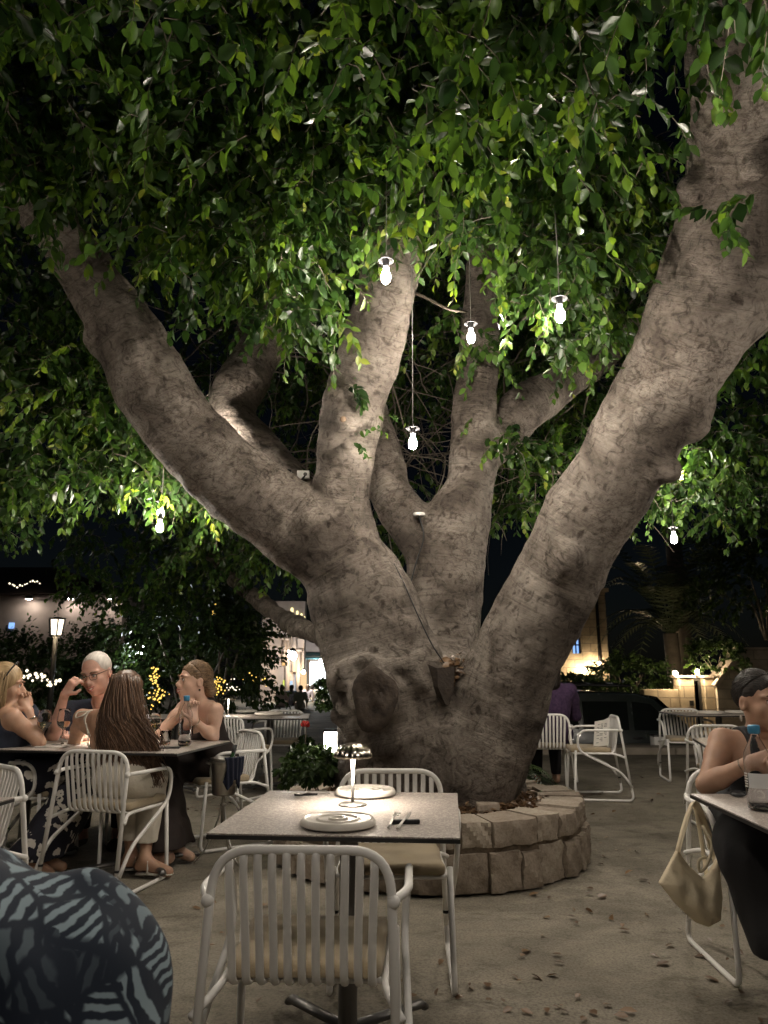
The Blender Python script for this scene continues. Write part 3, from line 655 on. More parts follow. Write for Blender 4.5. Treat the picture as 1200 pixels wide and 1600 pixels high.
# ------------------------------------------------------------------ stone ring round the tree
PC = Vector((.31, 5.42, 0)); PR = 1.03; PH = .37
planter = empty('stone_planter', PC); tag(planter, 'round raised planter of rough limestone blocks around the ficus', 'planter')
def arc_block(mb, tints, r0, r1, a0, a1, z0, z1, g, tone):
    nseg, nz = 9, 6; V = []; 
    def jit(p, s):
        return p + Vector((math.sin(p.x * 23 + p.z * 11) + math.sin(p.y * 31 + p.x * 17), math.sin(p.y * 29 - p.z * 13) + math.sin(p.x * 37), math.sin(p.x * 19 + p.y * 27) + math.sin(p.z * 41))) * s * 1.3
    ga = g / r1
    for i in range(nseg + 1):
        a = a0 + ga + (a1 - a0 - 2 * ga) * i / nseg
        ring = [(r0, z0 + g)] + [(r1, z0 + g + (z1 - z0 - 2 * g) * k / nz) for k in range(nz + 1)] + [(r0, z1 - g)]
        e = min(i, nseg - i); 
        for q, (r, z) in enumerate(ring):
            if r == r1:
                bev = (.006 if e == 0 else 0) + (.006 if q in (1, nz + 1) else 0); r = r1 - bev + .007 * math.sin(a * 41 + z * 37 + tone * 9) + .007 * math.sin(a * 97 + z * 83 + tone * 5)
            V.append(jit(Vector((r * math.cos(a), r * math.sin(a), z)), .0022))
    m = nz + 3; F = []
    for i in range(nseg):
        for k in range(m): F.append((i * m + k, (i + 1) * m + k, (i + 1) * m + (k + 1) % m, i * m + (k + 1) % m))
    F.append(tuple(range(m))); F.append(tuple(range(nseg * m, nseg * m + m))[::-1])
    mb.add(V, F); tints += [tone] * len(V)
mb = MB(); tints = []; r2 = random.Random(5)
a = 0
while a < 2 * math.pi - .02:               # lower course: upright rough blocks in wide mortar
    s = r2.uniform(.13, .26) / PR; s = s if a + s < 2 * math.pi - .1 else 2 * math.pi - a
    arc_block(mb, tints, PR - .2, PR + r2.uniform(-.018, .014), a, a + s, .0, .222 + r2.uniform(-.02, .008), .008, r2.random() * .8); a += s
a = .1
while a < 2 * math.pi + .08:               # upper course: longer blocks whose tops form the rim
    s = r2.uniform(.17, .33) / PR; s = s if a + s < 2 * math.pi + 0 else 2 * math.pi + .1 - a
    arc_block(mb, tints, PR - r2.uniform(.24, .30), PR + r2.uniform(-.022, .002), a, a + s, .232, PH + r2.uniform(-.012, .012), .006, .3 + r2.random() * .7); a += s
o = mb.build('stone_blocks', M['stone'], planter, True, split=40); set_tint(o, tints)
mb = MB(); mb.lathe([(PR - .25, .0), (PR - .03, .0), (PR - .03, .23), (PR - .035, PH - .03), (PR - .23, PH - .03), (PR - .25, .0)], 72)
o = mb.build('mortar', M['mortar'], planter); set_tint(o, [.5] * len(o.data.vertices))
mb = MB(); n = 40; V = [(0, 0, .33)]
for i in range(1, 9):
    for k in range(n):
        aa = 2 * math.pi * k / n; r = (PR - .22) * i / 8; V.append((r * math.cos(aa), r * math.sin(aa), .30 + .02 * math.sin(5 * aa + i) + (.04 if i < 6 else 0)))
F = [(0, 1 + k, 1 + (k + 1) % n) for k in range(n)] + [(1 + i * n + k, 1 + (i + 1) * n + k, 1 + (i + 1) * n + (k + 1) % n, 1 + i * n + (k + 1) % n) for i in range(7) for k in range(n)]
mb.add(V, F); mb.build('soil', M['mulch'], planter)
# bark chips lying on the soil
n = 2600; aa = nr.uniform(0, 2 * np.pi, n); rr = np.sqrt(nr.uniform(.2, 1, n)) * (PR - .24)
pp = np.stack([PC.x + rr * np.cos(aa), PC.y + rr * np.sin(aa), .335 + nr.uniform(0, .03, n)], -1)
o = leaf_mesh('mulch_chips', pp, nr.normal(0, 1, pp.shape) * (1, 1, .25), nr.normal(0, .4, pp.shape) + (0, 0, 1), nr.uniform(.02, .06, n), nr.random(n), M['dryleaf'], planter); o['kind'] = 'stuff'
mb = MB(); mb.box((-.07, -.04, -.03), (.07, .04, .03), .012); o = mb.build('loose_rock', M['stone']); o.location = (G(762, 1262, .37)); set_tint(o, [.5] * len(o.data.vertices)); tag(o, 'small reddish stone lying on the mulch at the trunk foot', 'stone')
# dry leaves blown over the patio
n = 620; q = np.array([(rnd.uniform(-4, 4.5), rnd.uniform(1.5, 9.5)) for _ in range(n)])
# gathered in loose drifts
c = np.array([(rnd.uniform(-3, 3.5), rnd.uniform(2.5, 8.5)) for _ in range(40)]); ci = nr.integers(0, 40, n); mk = nr.random(n) < .6
q[mk] = c[ci[mk]] + nr.normal(0, .22, (mk.sum(), 2))
d = np.hypot(q[:, 0] - PC.x, q[:, 1] - PC.y); q = q[d > PR + .05]; n = len(q)
pp = np.column_stack([q, [gz(x, y) + .002 for x, y in q]])
o = leaf_mesh('fallen_leaves', pp, nr.normal(0, 1, (n, 3)) * (1, 1, .08), nr.normal(0, .25, (n, 3)) + (0, 0, 1), nr.uniform(.025, .07, n), nr.random(n), M['dryleaf'], None); tag(o, 'dry brown leaves scattered over the sandy patio', 'leaf litter', kind='stuff')

# ------------------------------------------------------------------ tube chairs
def make_chair():
    root = empty('patio_chair', (0, 0, 0)); W = M['white']; r = .0118
    hoop = fillet([(-.246, -.318, .10), (-.222, -.235, .757), (.222, -.235, .757), (.246, -.318, .10)], .105, 8)
    hoop = [p + Vector((0, -.018 * (1 - (p.x / .23) ** 2) if p.z > .6 else 0, 0)) for p in hoop]
    mb = MB(); mb.tube(hoop, r, 10); mb.build('back_frame', W, root)
    for s in (-1, 1):
        leg = fillet([(s * .2445, -.313, .14), (s * .252, -.332, .012), (s * .235, .205, .012), (s * .226, .175, .455)], .05, 6)
        mb = MB(); mb.tube(leg, r * .98, 10)
        L = mb.build('leg', W, root)
        m2 = MB(); c = Vector((s * .2440, -.311, .155)); m2.tube([c - Vector((0, 0, .006)), c + Vector((0, 0, .006))], r * 1.12, 10); m2.build('joint_ring', M['black'], L)
        arm = fillet([(s * .229, -.250, .640), (s * .268, -.16, .645), (s * .268, .150, .640), (s * .252, .165, .455), (s * .270, -.235, .262), (s * .266, -.320, .13)], {1: .06, 2: .12, 3: .12, 4: .1}, 7)
        mb = MB(); mb.tube(arm, r * .95, 10); mb.ball((s * .231, -.255, .640), .0165); mb.build('armrest', W, root)
    mb = MB(); mb.tube(fillet([(-.252, -.283, .39), (-.205, -.19, .425), (-.212, .2, .425), (.212, .2, .425), (.205, -.19, .425), (.252, -.283, .39)], .05, 6), r * .85, 8)
    mb.tube([(-.21, -.13, .42), (.21, -.13, .42)], r * .75, 8); mb.build('seat_frame', W, root)
    mb = MB(); n = 11
    for i in range(n):
        x = -.183 + .366 * i / (n - 1); ax_ = max(0, abs(x) - .112); zt = .652 + math.sqrt(.105 ** 2 - ax_ ** 2 * .95); yb = -.235 - .018 * (1 - (x / .23) ** 2)
        xb = x * .96
        pts = fillet([(x, yb, zt), (x, yb - .002, zt - .04), (xb, -.213, .52), (xb, -.19, .418), (xb, -.08, .428), (xb, .2, .428)], .055, 6)
        mb.tube(pts, .0106, 8, flat=(.6, 1), up=(0, 1, 0))
    mb.build('backrest', W, root)
    s = SDF((-.24, -.2, .40), (.24, .26, .50), .012)
    ax = [s.lo[i] + s.h * np.arange(s.n[i]) for i in range(3)]; X, Y, Z = np.meshgrid(*ax, indexing='ij')
    qx = np.abs(X) - .175 - .01 * np.clip(Y * 3, -1, 1); qy = np.abs(Y - .025) - .165; qz = np.abs(Z - .452) - .007
    s.D = (np.linalg.norm(np.stack([np.maximum(qx, 0), np.maximum(qy, 0), np.maximum(qz, 0) * 1.6]), axis=0) + np.minimum(np.maximum(qx, np.maximum(qy, qz)), 0) - .028 - .004 * np.sin(X * 14 + 1) * np.sin(Y * 17)).astype(np.float32)
    s.build('seat_cushion', M['cushion'], root)
    return root
chair0 = make_chair(); CH_USED = []
def chair(x, y, face, label):
    """face = direction the sitter looks, degrees from +Y, clockwise positive"""
    o = chair0 if not CH_USED else copy_tree(chair0); CH_USED.append(o)
    o.location = (x, y, gz(x, y) - .01); o.rotation_euler = (0, 0, R(-face)); tag(o, label, 'chair', 'white tube chairs around the tables'); return o

# ------------------------------------------------------------------ tables
def table(corners_center, sx, sy, rz, label, feet=True, thick=.012):
    cx, cy = corners_center; t = empty('patio_table', (cx, cy, 0), rz); tag(t, label, 'table')
    mb = MB(); mb.box((-sx / 2, -sy / 2, TABLE - .005), (sx / 2, sy / 2, TABLE), .0015); mb.build('tabletop', M['table'], t, False)
    mb = MB(); mb.box((-sx / 2 - .0006, -sy / 2 - .0006, TABLE - .005 - thick), (sx / 2 + .0006, sy / 2 + .0006, TABLE - .0052), .001); mb.build('edge_band', M['tableedge'], t, False)
    for px in ([0] if sx < 1.1 else [-sx * .27, sx * .27]):
        mb = MB(); mb.tube([(px, 0, .05), (px, 0, TABLE - .03)], .032, 16); mb.box((px - .14, -.14, TABLE - .03), (px + .14, .14, TABLE - .018), .002)
        mb.build('pole', M['darksteel'], t, True, split=40)
        for k in range(4):
            a = R(45 + 90 * k); d = Vector((math.cos(a), math.sin(a), 0)); mb = MB()
            mb.tube([Vector((px, 0, .045)) + d * .02, Vector((px, 0, .035)) + d * .33, Vector((px, 0, .022)) + d * .345], .02, 8, flat=(.7, 1.1)); ft = mb.build('foot', M['darksteel'], t)
    return t
mt = [G(318, 1305, TABLE), G(715, 1304, TABLE), G(718.5, 1237, TABLE), G(427, 1239.5, TABLE)]
mc = sum(mt, Vector()) / 4; mrot = math.atan2(mt[1].y - mt[0].y, mt[1].x - mt[0].x)
MSX = ((mt[1] - mt[0]).length + (mt[2] - mt[3]).length) / 2; MSY = ((mt[3] - mt[0]).length + (mt[2] - mt[1]).length) / 2
table((-.120, 2.773), .754, .81, -.085, 'set speckled table with the lamp and two plates in front of the tree')
a = G(277, 1177, TABLE); LROT = R(-11); ld = Vector((math.cos(LROT), math.sin(LROT), 0)); ln = Vector((-ld.y, ld.x, 0))
LC = a - ld * .80 + ln * .40
table((LC.x, LC.y), 1.60, .80, LROT, 'long dining table of the four laughing guests, crowded with glasses')
t2 = G(474, 1123, TABLE); T2C = t2 + Vector((-.86, .42, 0))
table((T2C.x, T2C.y), 1.75, .80, R(4), 'far lamplit table beyond the ice bucket, set with plates')
a = G(1074, 1241, TABLE); RC = a + Vector((.46, -.45, 0))
table((RC.x, RC.y), .92, .90, R(-2), 'table of the woman in black with the water bottle on it')
a = G(1078, 1159, TABLE); table((a.x + .42, a.y - .18), .78, .8, R(-14), 'table just behind the woman in black, its corner showing')
a = P(1105, 1114, 8.6); T4C = Vector((a.x + .12, 8.6, 0))
table((T4C.x, T4C.y), 1.0, .8, R(3), 'farthest table before the parked car, with a stack of plates')
a = G(22, 1246, TABLE); table((a.x - .44, a.y - .35), .8, .8, R(-6), 'table at the left edge of the picture, only its corner visible')

# ------------------------------------------------------------------ chairs in place
chair(-.198, 2.275, 2, 'large front chair with its slatted back to us, tucked at the set table')
chair(.03, 3.33, 180, 'chair on the tree side of the set table, facing us')
w3 = Vector((-1.58, 4.72, 0)); chair(w3.x, w3.y, 16, 'chair of the woman with long brown hair, seen from behind')
chair(-1.96, 3.55, 222, 'cut-off chair at the left edge in front of the patterned skirt')
w4 = Vector((-1.20, 5.72, 0)); chair(w4.x, w4.y, 235, 'chair of the woman in the dark strap dress, beside the ice bucket')
a = G(388, 1247); chair(a.x - .12, a.y + .2, 30, 'chair right behind the ice bucket, its back to us')
a = G(432, 1232); chair(a.x - .04, a.y + .42, 186, 'chair behind the far lamplit table, nearest the tree trunk')
a = G(370, 1190); chair(a.x - .1, T2C.y + .72, 175, 'farthest chair behind the table lamp with the white stem')
a = G(862, 1243); chair(a.x + .02, a.y + .35, 5, 'chair behind the planter holding the person in purple')
a = G(935, 1247); chair(a.x - .02, a.y + .12, 275, 'side-on chair with menus propped on its cushion')
a = G(1080, 1225); chair(a.x + .1, a.y + .30, 190, 'chair facing us behind the farthest table at the right')
a = G(1140, 1215); chair(2.72, 6.25, 185, 'chair half hidden behind the shoulder of the woman in black')
w5 = Vector((1.62, 3.42, 0)); chair(w5.x, w5.y, 183, 'chair of the woman in black, with the handbag hanging on it')
chair(4.6, 8.9, 230, 'chair mostly hidden behind the head of the woman in black')
chair(-2.28, 5.18, 97, 'chair under the blonde woman at the left edge')
chair(LC.x - .25, LC.y + .72, 185, 'chair of the man in glasses, hidden behind the table')
# ------------------------------------------------------------------ table lamps
def table_lamp(p, label):
    t = empty('table_lamp', p); t.scale = (.82, .82, .80); tag(t, label, 'table lamp', 'mushroom lamps on the tables')
    mb = MB(); mb.lathe([(.001, 0), (.062, 0), (.063, .004), (.050, .010), (.012, .014), (.001, .015)], 32); mb.build('base', M['steel'], t)
    mb = MB(); mb.tube([(0, 0, .012), (0, 0, .09), (0, 0, .175), (0, 0, .222)], [.0075, .0072, .009, .012], 14); mb.build('stem', M['white'], t)
    mb = MB(); n = 96
    out = [(.002, .268), (.03, .266), (.058, .256), (.077, .238), (.086, .216), (.084, .205)]; inn = [(.080, .207), (.078, .232), (.055, .248), (.002, .254)]
    mb.lathe([(r, z) for r, z in spline2(out)], n, rib=14, ribd=.075); mb.build('shade', M['gold'], t)
    mb = MB(); mb.lathe([(.078, .206), (.074, .228), (.052, .244), (.012, .248)], 32); mb.build('reflector', M['white'], t)
    mb = MB(); mb.lathe([(.013, .226), (.062, .224), (.062, .221), (.013, .221)], 24); mb.build('light_ring', M['lampglow'], t)
    return t
def spline2(pts):
    return [(v.x, v.z) for v in spline([Vector((r, 0, z)) for r, z in pts], 3)]
def plate(p, label, r=.105, rz=0):
    t = empty('plate', p, rz); tag(t, label, 'plate', 'ivory ring plates on the tables'); q = r / .105
    mb = MB(); prof = [(.001, .004), (.082, .004), (.098, .002), (.105, .006), (.105, .012), (.099, .021), (.094, .022), (.090, .018), (.062, .017), (.058, .022), (.054, .022), (.051, .017), (.028, .017), (.026, .023), (.020, .023), (.017, .018), (.001, .018)]
    mb.lathe([(a * q, b * q) for a, b in prof], 48); mb.build('dish', M['ceramic'], t, split=50); return t
def fork(p, rz, label, g=None):
    t = MB(); t.tube([(0, -.10, .004), (0, -.03, .005), (0, .02, .009), (0, .045, .006)], [.0045, .0032, .0026, .006], 8, flat=(.5, 1), up=(0, 0, 1))
    t.box((-.011, .042, .004), (.011, .058, .0065), .001)
    for k in range(4): t.tube([(-.009 + .006 * k, .056, .0055), (-.009 + .006 * k, .08, .003), (-.0085 + .0057 * k, .10, .006)], [.0018, .0016, .001], 5)
    o = t.build('fork', M['steel']); o.location = p; o.rotation_euler = (R(4), 0, rz); tag(o, label, 'fork', g)
def knife(p, rz, label, g=None):
    t = MB(); t.tube([(0, -.11, .004), (0, -.01, .006)], [.0055, .0045], 8, flat=(.6, 1), up=(0, 0, 1))
    t.prism([(-.004, -.012), (.008, -.005), (.0095, .03), (.006, .075), (-.004, .10)], .0045, .0062)
    o = t.build('knife', M['steel'], split=30); o.location = p; o.rotation_euler = (R(4), 0, rz); tag(o, label, 'knife', g)
def rest(p, rz, label):
    t = MB(); t.box((-.045, -.008, 0), (.045, .008, .013), .004); o = t.build('cutlery_rest', M['black'], split=30); o.location = p; o.rotation_euler = (0, 0, rz); tag(o, label, 'cutlery rest')
def wine_glass(p, label, h=.21, level=.5):
    t = empty('wine_glass', p); tag(t, label, 'wine glass', 'wine glasses on the long table'); k = h / .21
    prof = [(.001, .003), (.034, .001), (.035, .003), (.010, .006), (.0042, .015), (.0040, .085), (.010, .094), (.030, .108), (.040, .128), (.041, .15), (.036, .185), (.032, .21), (.0312, .21), (.0352, .185), (.0398, .15), (.0388, .129), (.029, .110), (.008, .098), (.001, .097)]
    mb = MB(); mb.lathe([(r * k, z * k) for r, z in prof], 28); mb.build('bowl', M['glass'], t)
    mb = MB(); mb.lathe([(.001, .0985), (.008, .099), (.028, .111), (.0378, .129), (.0385, .138), (.001, .138)], 24); o = mb.build('wine', M['wine'], t); o.scale = (k, k, k)
def tumbler(p, label):
    t = empty('tumbler', p); tag(t, label, 'tumbler')
    mb = MB(); mb.lathe([(.001, 0), (.030, 0), (.032, .004), (.037, .085), (.0355, .085), (.030, .012), (.001, .010)], 24); mb.build('wall', M['glass'], t)
    mb = MB(); mb.lathe([(.001, .011), (.0298, .0125), (.0325, .045), (.001, .045)], 20); mb.build('water', M['water'], t)
def bottle(p, h, r, label, water=.4, paper=False):
    t = empty('water_bottle', p); tag(t, label, 'bottle'); 
    out = [(.001, .004), (r * .75, 0), (r * .97, .008), (r, .03), (r, h * .60), (r * .93, h * .67), (r * .62, h * .77), (r * .36, h * .85), (r * .34, h * .92)]
    inn = [(a - .0016 if a > .01 else a, z + (.004 if z < .02 else 0)) for a, z in reversed(out)]
    mb = MB(); mb.lathe(out + inn, 32); mb.build('bottle_body', M['plasticclear'], t)
    mb = MB(); mb.lathe([(.001, .009), (r * .9, .012), (r - .0025, .03), (r - .0025, h * water), (.001, h * water)], 28); mb.build('water', M['water'], t)
    mb = MB(); mb.lathe([(.001, h), (r * .42, h), (r * .47, h - .004), (r * .47, h * .905), (r * .40, h * .895)], 20); mb.build('cap', M['bluecap'], t)
    if paper:
        mb = MB(); n = 8
        V = [((r + .0008) * math.cos(a), (r + .0008) * math.sin(a), z) for z in (h * .27, h * .44) for a in [R(-160 + 100 * k / n) for k in range(n + 1)]]
        mb.add(V, [(k, k + 1, n + 2 + k, n + 1 + k) for k in range(n)]); o = mb.build('label', M['inklabel'], t)
        m3 = MB()
        for j in range(6):
            a = R(-176 + 2 * (j % 2)); z = h * (.28 + .03 * j); m3.box((-.001, -.008, -.0022), (.001, .008, .0022), 0, Matrix.Translation(((r + .0012) * math.cos(a), (r + .0012) * math.sin(a), z)) @ Matrix.Rotation(a, 4, 'Z'))
        m3.build('small_print', M['paper'], t, False)
    return t
M['inklabel'] = mat('pale_printed_label', (.80, .80, .80), .5, var=.05)
TT = Vector((0, 0, 0))
def on(x, y): return G(x, y, TABLE + .0005)
table_lamp(on(551, 1258), 'gold mushroom lamp in the middle of the front set table')
plate(on(528, 1290), 'ivory ring plate nearest us on the set table', .118)
plate(on(571, 1242), 'ivory ring plate behind the gold lamp on the set table', .118)
fork(on(615, 1287) + Vector((0, 0, .010)), R(-10), 'fork leaning on the black rest, right side of the set table'); knife(on(633, 1287) + Vector((0, 0, .010)), R(-14), 'knife leaning on the black rest, right side of the set table'); rest(on(634, 1287), R(2), 'black cutlery rest at the right of the set table')
fork(on(486, 1244) + Vector((0, 0, .010)), R(150), 'fork at the far left corner of the set table'); knife(on(474, 1245) + Vector((0, 0, .010)), R(120), 'knife at the far left corner of the set table'); rest(on(478, 1243), R(5), 'black cutlery rest at the far left of the set table')
# long table
wine_glass(on(66, 1166), 'wine glass beside the blonde woman\'s elbow', .225)
wine_glass(on(97, 1164), 'wine glass in front of the man\'s raised arm', .225)
wine_glass(on(240, 1164), 'wine glass behind the long hair of the seated woman', .2)
tumbler(on(258, 1163), 'water tumbler on the long table to the left of the clear bottle'); tumbler(on(232, 1166), 'water tumbler half hidden behind the long brown hair')
tumbler(on(28, 1158), 'water tumbler beside the blonde woman\'s hand')
bottle(on(288, 1165), .31, .042, 'clear water bottle with blue cap on the long table', .22)
table_lamp(on(172, 1160), 'assumed mushroom lamp on the long table, hidden behind the brown-haired woman')  # unseen lamp, assumed from the bright left part of the table
for i, (x, y, a, l) in enumerate([(88, 1163, 60, 'knife among the cutlery heap by the wine glasses, farther one'), (100, 1166, 70, 'knife among the cutlery heap by the wine glasses, nearer one')]): knife(on(x, y), R(-a), l)
fork(on(105, 1160), R(-65), 'fork among the cutlery heap by the wine glasses')
plate(on(112, 1150), 'ivory plate in front of the man in glasses', .12); plate(on(222, 1152), 'ivory plate at the back of the long table by the bottle', .11)
mb = MB(); mb.box((-.075, -.035, 0), (.075, .035, .008), .003); o = mb.build('phone', M['black'], split=30); o.location = on(262, 1169); o.rotation_euler = (0, 0, R(6)); tag(o, 'black phone lying at the front edge of the long table', 'phone')
mb = MB()
for k in range(5): mb.box((-.10, -.07, .001 * k), (.10, .07, .001 * k + .0008), 0, Matrix.Rotation(R(6 * k - 10), 4, 'Z'))
o = mb.build('paper_placemat', M['paper'], None, False); o.location = on(84, 1166); tag(o, 'pale folded papers under the cutlery by the wine glasses', 'paper')
# far lamplit table
table_lamp(on(356, 1119), 'mushroom lamp with bright white stem on the far table')
plate(on(420, 1117), 'stacked ivory plate on the far lamplit table', .15); plate(on(385, 1113), 'ivory plate beside the far white-stemmed lamp', .12)
knife(on(432, 1121), R(80), 'knife at the near edge of the far lamplit table'); fork(on(428, 1122), R(75), 'fork at the near edge of the far lamplit table')
# farthest right table, right table
plate(Vector((T4C.x - .12, T4C.y - .1, TABLE + .0005)), 'ivory plate on the farthest table before the car', .14); plate(Vector((T4C.x + .22, T4C.y + .05, TABLE + .0005)), 'second ivory plate on the farthest table, nearer the stairs', .12)
bottle(on(1190, 1266), .285, .044, 'clear water bottle with blue cap before the woman in black', .27, True)
table_lamp(Vector((RC.x + .30, RC.y - .02, TABLE + .0005)), 'assumed mushroom lamp on the table of the woman in black, past the picture edge')  # unseen lamp, assumed from the warm light on her arm and the bottle
t = empty('sunglasses', on(1168, 1246), R(-18)); tag(t, 'dark sunglasses folded on the table beside the water bottle', 'sunglasses')
for s in (-1, 1):
    mb = MB(); mb.lathe([(.024, -.002), (.027, 0), (.024, .003), (.021, .001), (.024, -.002)], 18); o = mb.build('frame', M['black'], t); o.location = (s * .033, 0, .012); o.rotation_euler = (R(28), 0, 0); o.scale = (1.1, .8, 1)
    mb = MB(); mb.lathe([(.001, 0), (.022, 0), (.022, .001), (.001, .002)], 18); o = mb.build('lens', M['black'], t); o.location = (s * .033, 0, .012); o.rotation_euler = (R(28), 0, 0); o.scale = (1.1, .8, 1)
    mb = MB(); mb.tube([(s * .06, 0, .03), (s * .062, .06, .012), (s * -.01, .075 + .006 * s, .008)], .0028, 6); mb.build('temple', M['black'], t)
# menus on the side-on chair
ch = [c for c in CH_USED if 'menus' in c['label']][0]
for i, (dy, rz, lab) in enumerate([(0, 4, 'white printed menu propped on the side-on chair, front sheet'), (.018, -6, 'white printed menu propped on the side-on chair, rear sheet')]):
    Mx = Matrix.Translation(ch.location + Vector((.10 + dy, -.06 + .02 * i, .60))) @ Matrix.Rotation(R(20 + rz), 4, 'Z') @ Matrix.Rotation(R(16), 4, 'Y') @ Matrix.Rotation(R(-14 + rz), 4, 'X')
    t = empty('menu', (0, 0, 0)); t.matrix_world = Mx; tag(t, lab, 'menu', 'menus on the side-on chair')
    mb = MB(); mb.box((-.001, -.105, -.125), (.001, .105, .125)); mb.build('sheet', M['paper'], t, False)
    mb = MB(); rr = random.Random(3 + i)
    for b0, cols in ((.085, 1), (.02, 1), (-.05, 1)):
        for k in range(4):
            for c0 in (-.075, -.02, .03):
                if rr.random() < .75: mb.box((-.0016, c0, b0 - .014 * k), (-.0011, c0 + rr.uniform(.02, .045), b0 - .014 * k + .005))
    mb.build('text_lines', M['inkline'], t, False)
# ------------------------------------------------------------------ ice bucket on its stand
b = G(345, 1345); t = empty('ice_bucket_stand', b); tag(t, 'steel ice bucket on a tripod stand beside the long table', 'ice bucket')
zt = .62
mb = MB(); mb.lathe([(.001, .40), (.066, .40), (.076, .41), (.088, .615), (.093, .622), (.093, .63), (.086, .628), (.074, .42), (.001, .415)], 36); mb.build('bucket', M['steel'], t)
mb = MB(); mb.lathe([(.094, .60), (.099, .604), (.099, .612), (.094, .616), (.094, .60)], 32); mb.build('stand_ring', M['steel'], t); mb = MB(); mb.tube([(0, 0, .22), (0, 0, .33), (0, 0, .34), (0, 0, .35), (0, 0, .40)], [.012, .012, .024, .012, .012], 12); mb.build('stand_stem', M['steel'], t)
for k in range(3):
    a = R(200 + 120 * k); d = Vector((math.cos(a), math.sin(a), 0)); mb = MB(); mb.tube(spline([Vector((0, 0, .36)) + d * .008, Vector((0, 0, .25)) + d * .03, Vector((0, 0, .08)) + d * .10, d * .17], 4), .006, 8); mb.build('leg', M['steel'], t)
for s in (-1, 1):
    mb = MB(); mb.tube(fillet([(s * .092, -.02, .59), (s * .118, -.02, .60), (s * .118, .02, .60), (s * .092, .02, .59)], .01), .004, 6); mb.build('handle', M['steel'], t)
wb = empty('wine_bottle', b + Vector((.01, 0, .42)), 0); wb.rotation_euler = (R(-8), R(9), 0); tag(wb, 'dark bottle standing in the ice bucket with only its neck out', 'bottle')
mb = MB(); mb.lathe([(.001, 0), (.036, 0), (.037, .16), (.03, .19), (.014, .225), (.013, .29), (.001, .292)], 20); mb.build('bottle_glass', mat('green_glass', (.02, .05, .02), .1), wb)
mb = MB(); mb.lathe([(.0145, .245), (.0148, .294), (.001, .296)], 16); mb.build('foil', M['black'], wb)
s = SDF((-.10, -.16, .40), (.16, .05, .66), .006)
ax = [s.lo[i] + s.h * np.arange(s.n[i]) for i in range(3)]; X, Y, Z = np.meshgrid(*ax, indexing='ij')
rr = np.hypot(X, Y); th = np.arctan2(Y, X); fold = .006 * np.sin(th * 22 + Z * 18)
s.D = np.maximum.reduce([np.abs(rr - (.075 + (Z - .40) * .10 + .022) - fold) - .007, np.abs(th + .75 + .1 * np.sin(Z * 30)) - .62, Z - .645, .47 + .03 * np.sin(th * 7) - Z]).astype(np.float32) * .7
o = s.build('cloth_napkin', M['navycloth']); o.location = b; tag(o, 'dark navy cloth hung over the rim of the ice bucket', 'cloth')
# ------------------------------------------------------------------ handbag hanging from the arm of the chair
def bag():
    t = empty('handbag', P(1080, 1350, 3.28)); tag(t, 'slouchy beige leather handbag hanging from the arm of the chair', 'handbag')
    front = [(1030,1380),(1058,1327),(1075,1352),(1098,1372),(1106,1366),(1122,1340),(1127,1400),(1124,1437),(1105,1447),(1085,1440),(1055,1412)]
    s = SDF(tuple(P(1020, 1460, 3.28) + Vector((0, -.12, 0))), tuple(P(1140, 1310, 3.28) + Vector((0, .12, 0))), .006)
    ax = [s.lo[i] + s.h * np.arange(s.n[i]) for i in range(3)]; X, Y, Z = np.meshgrid(*ax, indexing='ij')
    poly = np.array([(P(x, y, 3.28).x, P(x, y, 3.28).z) for x, y in front]); d = np.full(X.shape, 9.0); ins = np.zeros(X.shape, bool)
    for i in range(len(poly)):
        a, c = poly[i], poly[(i + 1) % len(poly)]; e = c - a; wx, wz = X - a[0], Z - a[1]
        tt = np.clip((wx * e[0] + wz * e[1]) / (e @ e), 0, 1); d = np.minimum(d, np.hypot(wx - tt * e[0], wz - tt * e[1]))
        ins ^= ((a[1] > Z) != (c[1] > Z)) & (X < (e[0] * (Z - a[1]) / (e[1] + 1e-9) + a[0]))
    sd = np.where(ins, -d, d); th = .012 + .055 * np.clip(-sd / .06, 0, 1) ** .6 * np.clip((poly[:, 1].max() - Z) / .2, .25, 1)
    fold = .006 * np.sin((X * 1.2 + Z * .5) * 70 + 2 * np.sin(Z * 30)) * np.clip(-sd / .04, 0, 1)
    s.D = (np.maximum(sd, np.abs(Y - 3.28) - th - fold) * .75).astype(np.float32)
    s.build('bag_body', M['beige'], t)
    def strap(px, w):
        mb = MB(); mb.tube(spline([P(*q) for q in px], 5), w, 8, flat=(1, .25), up=(0, 1, 0)); under(mb.build('strap', M['beige']), t)
    strap([(1058,1330,3.25),(1068,1290,3.26),(1078,1262,3.28),(1086,1254,3.30),(1098,1280,3.33),(1112,1320,3.34),(1122,1352,3.32)], .016)
    strap([(1060,1335,3.30),(1074,1285,3.31),(1084,1258,3.32),(1092,1290,3.34),(1100,1340,3.34),(1104,1366,3.31)], .010)
    mb = MB(); mb.tube(spline([P(1098,1290,3.24), P(1112,1320,3.2), P(1105,1350,3.19), P(1094,1362,3.2), P(1092,1345,3.2), P(1104,1338,3.2)], 5), .006, 6); under(mb.build('tie', M['beige']), t)
bag()
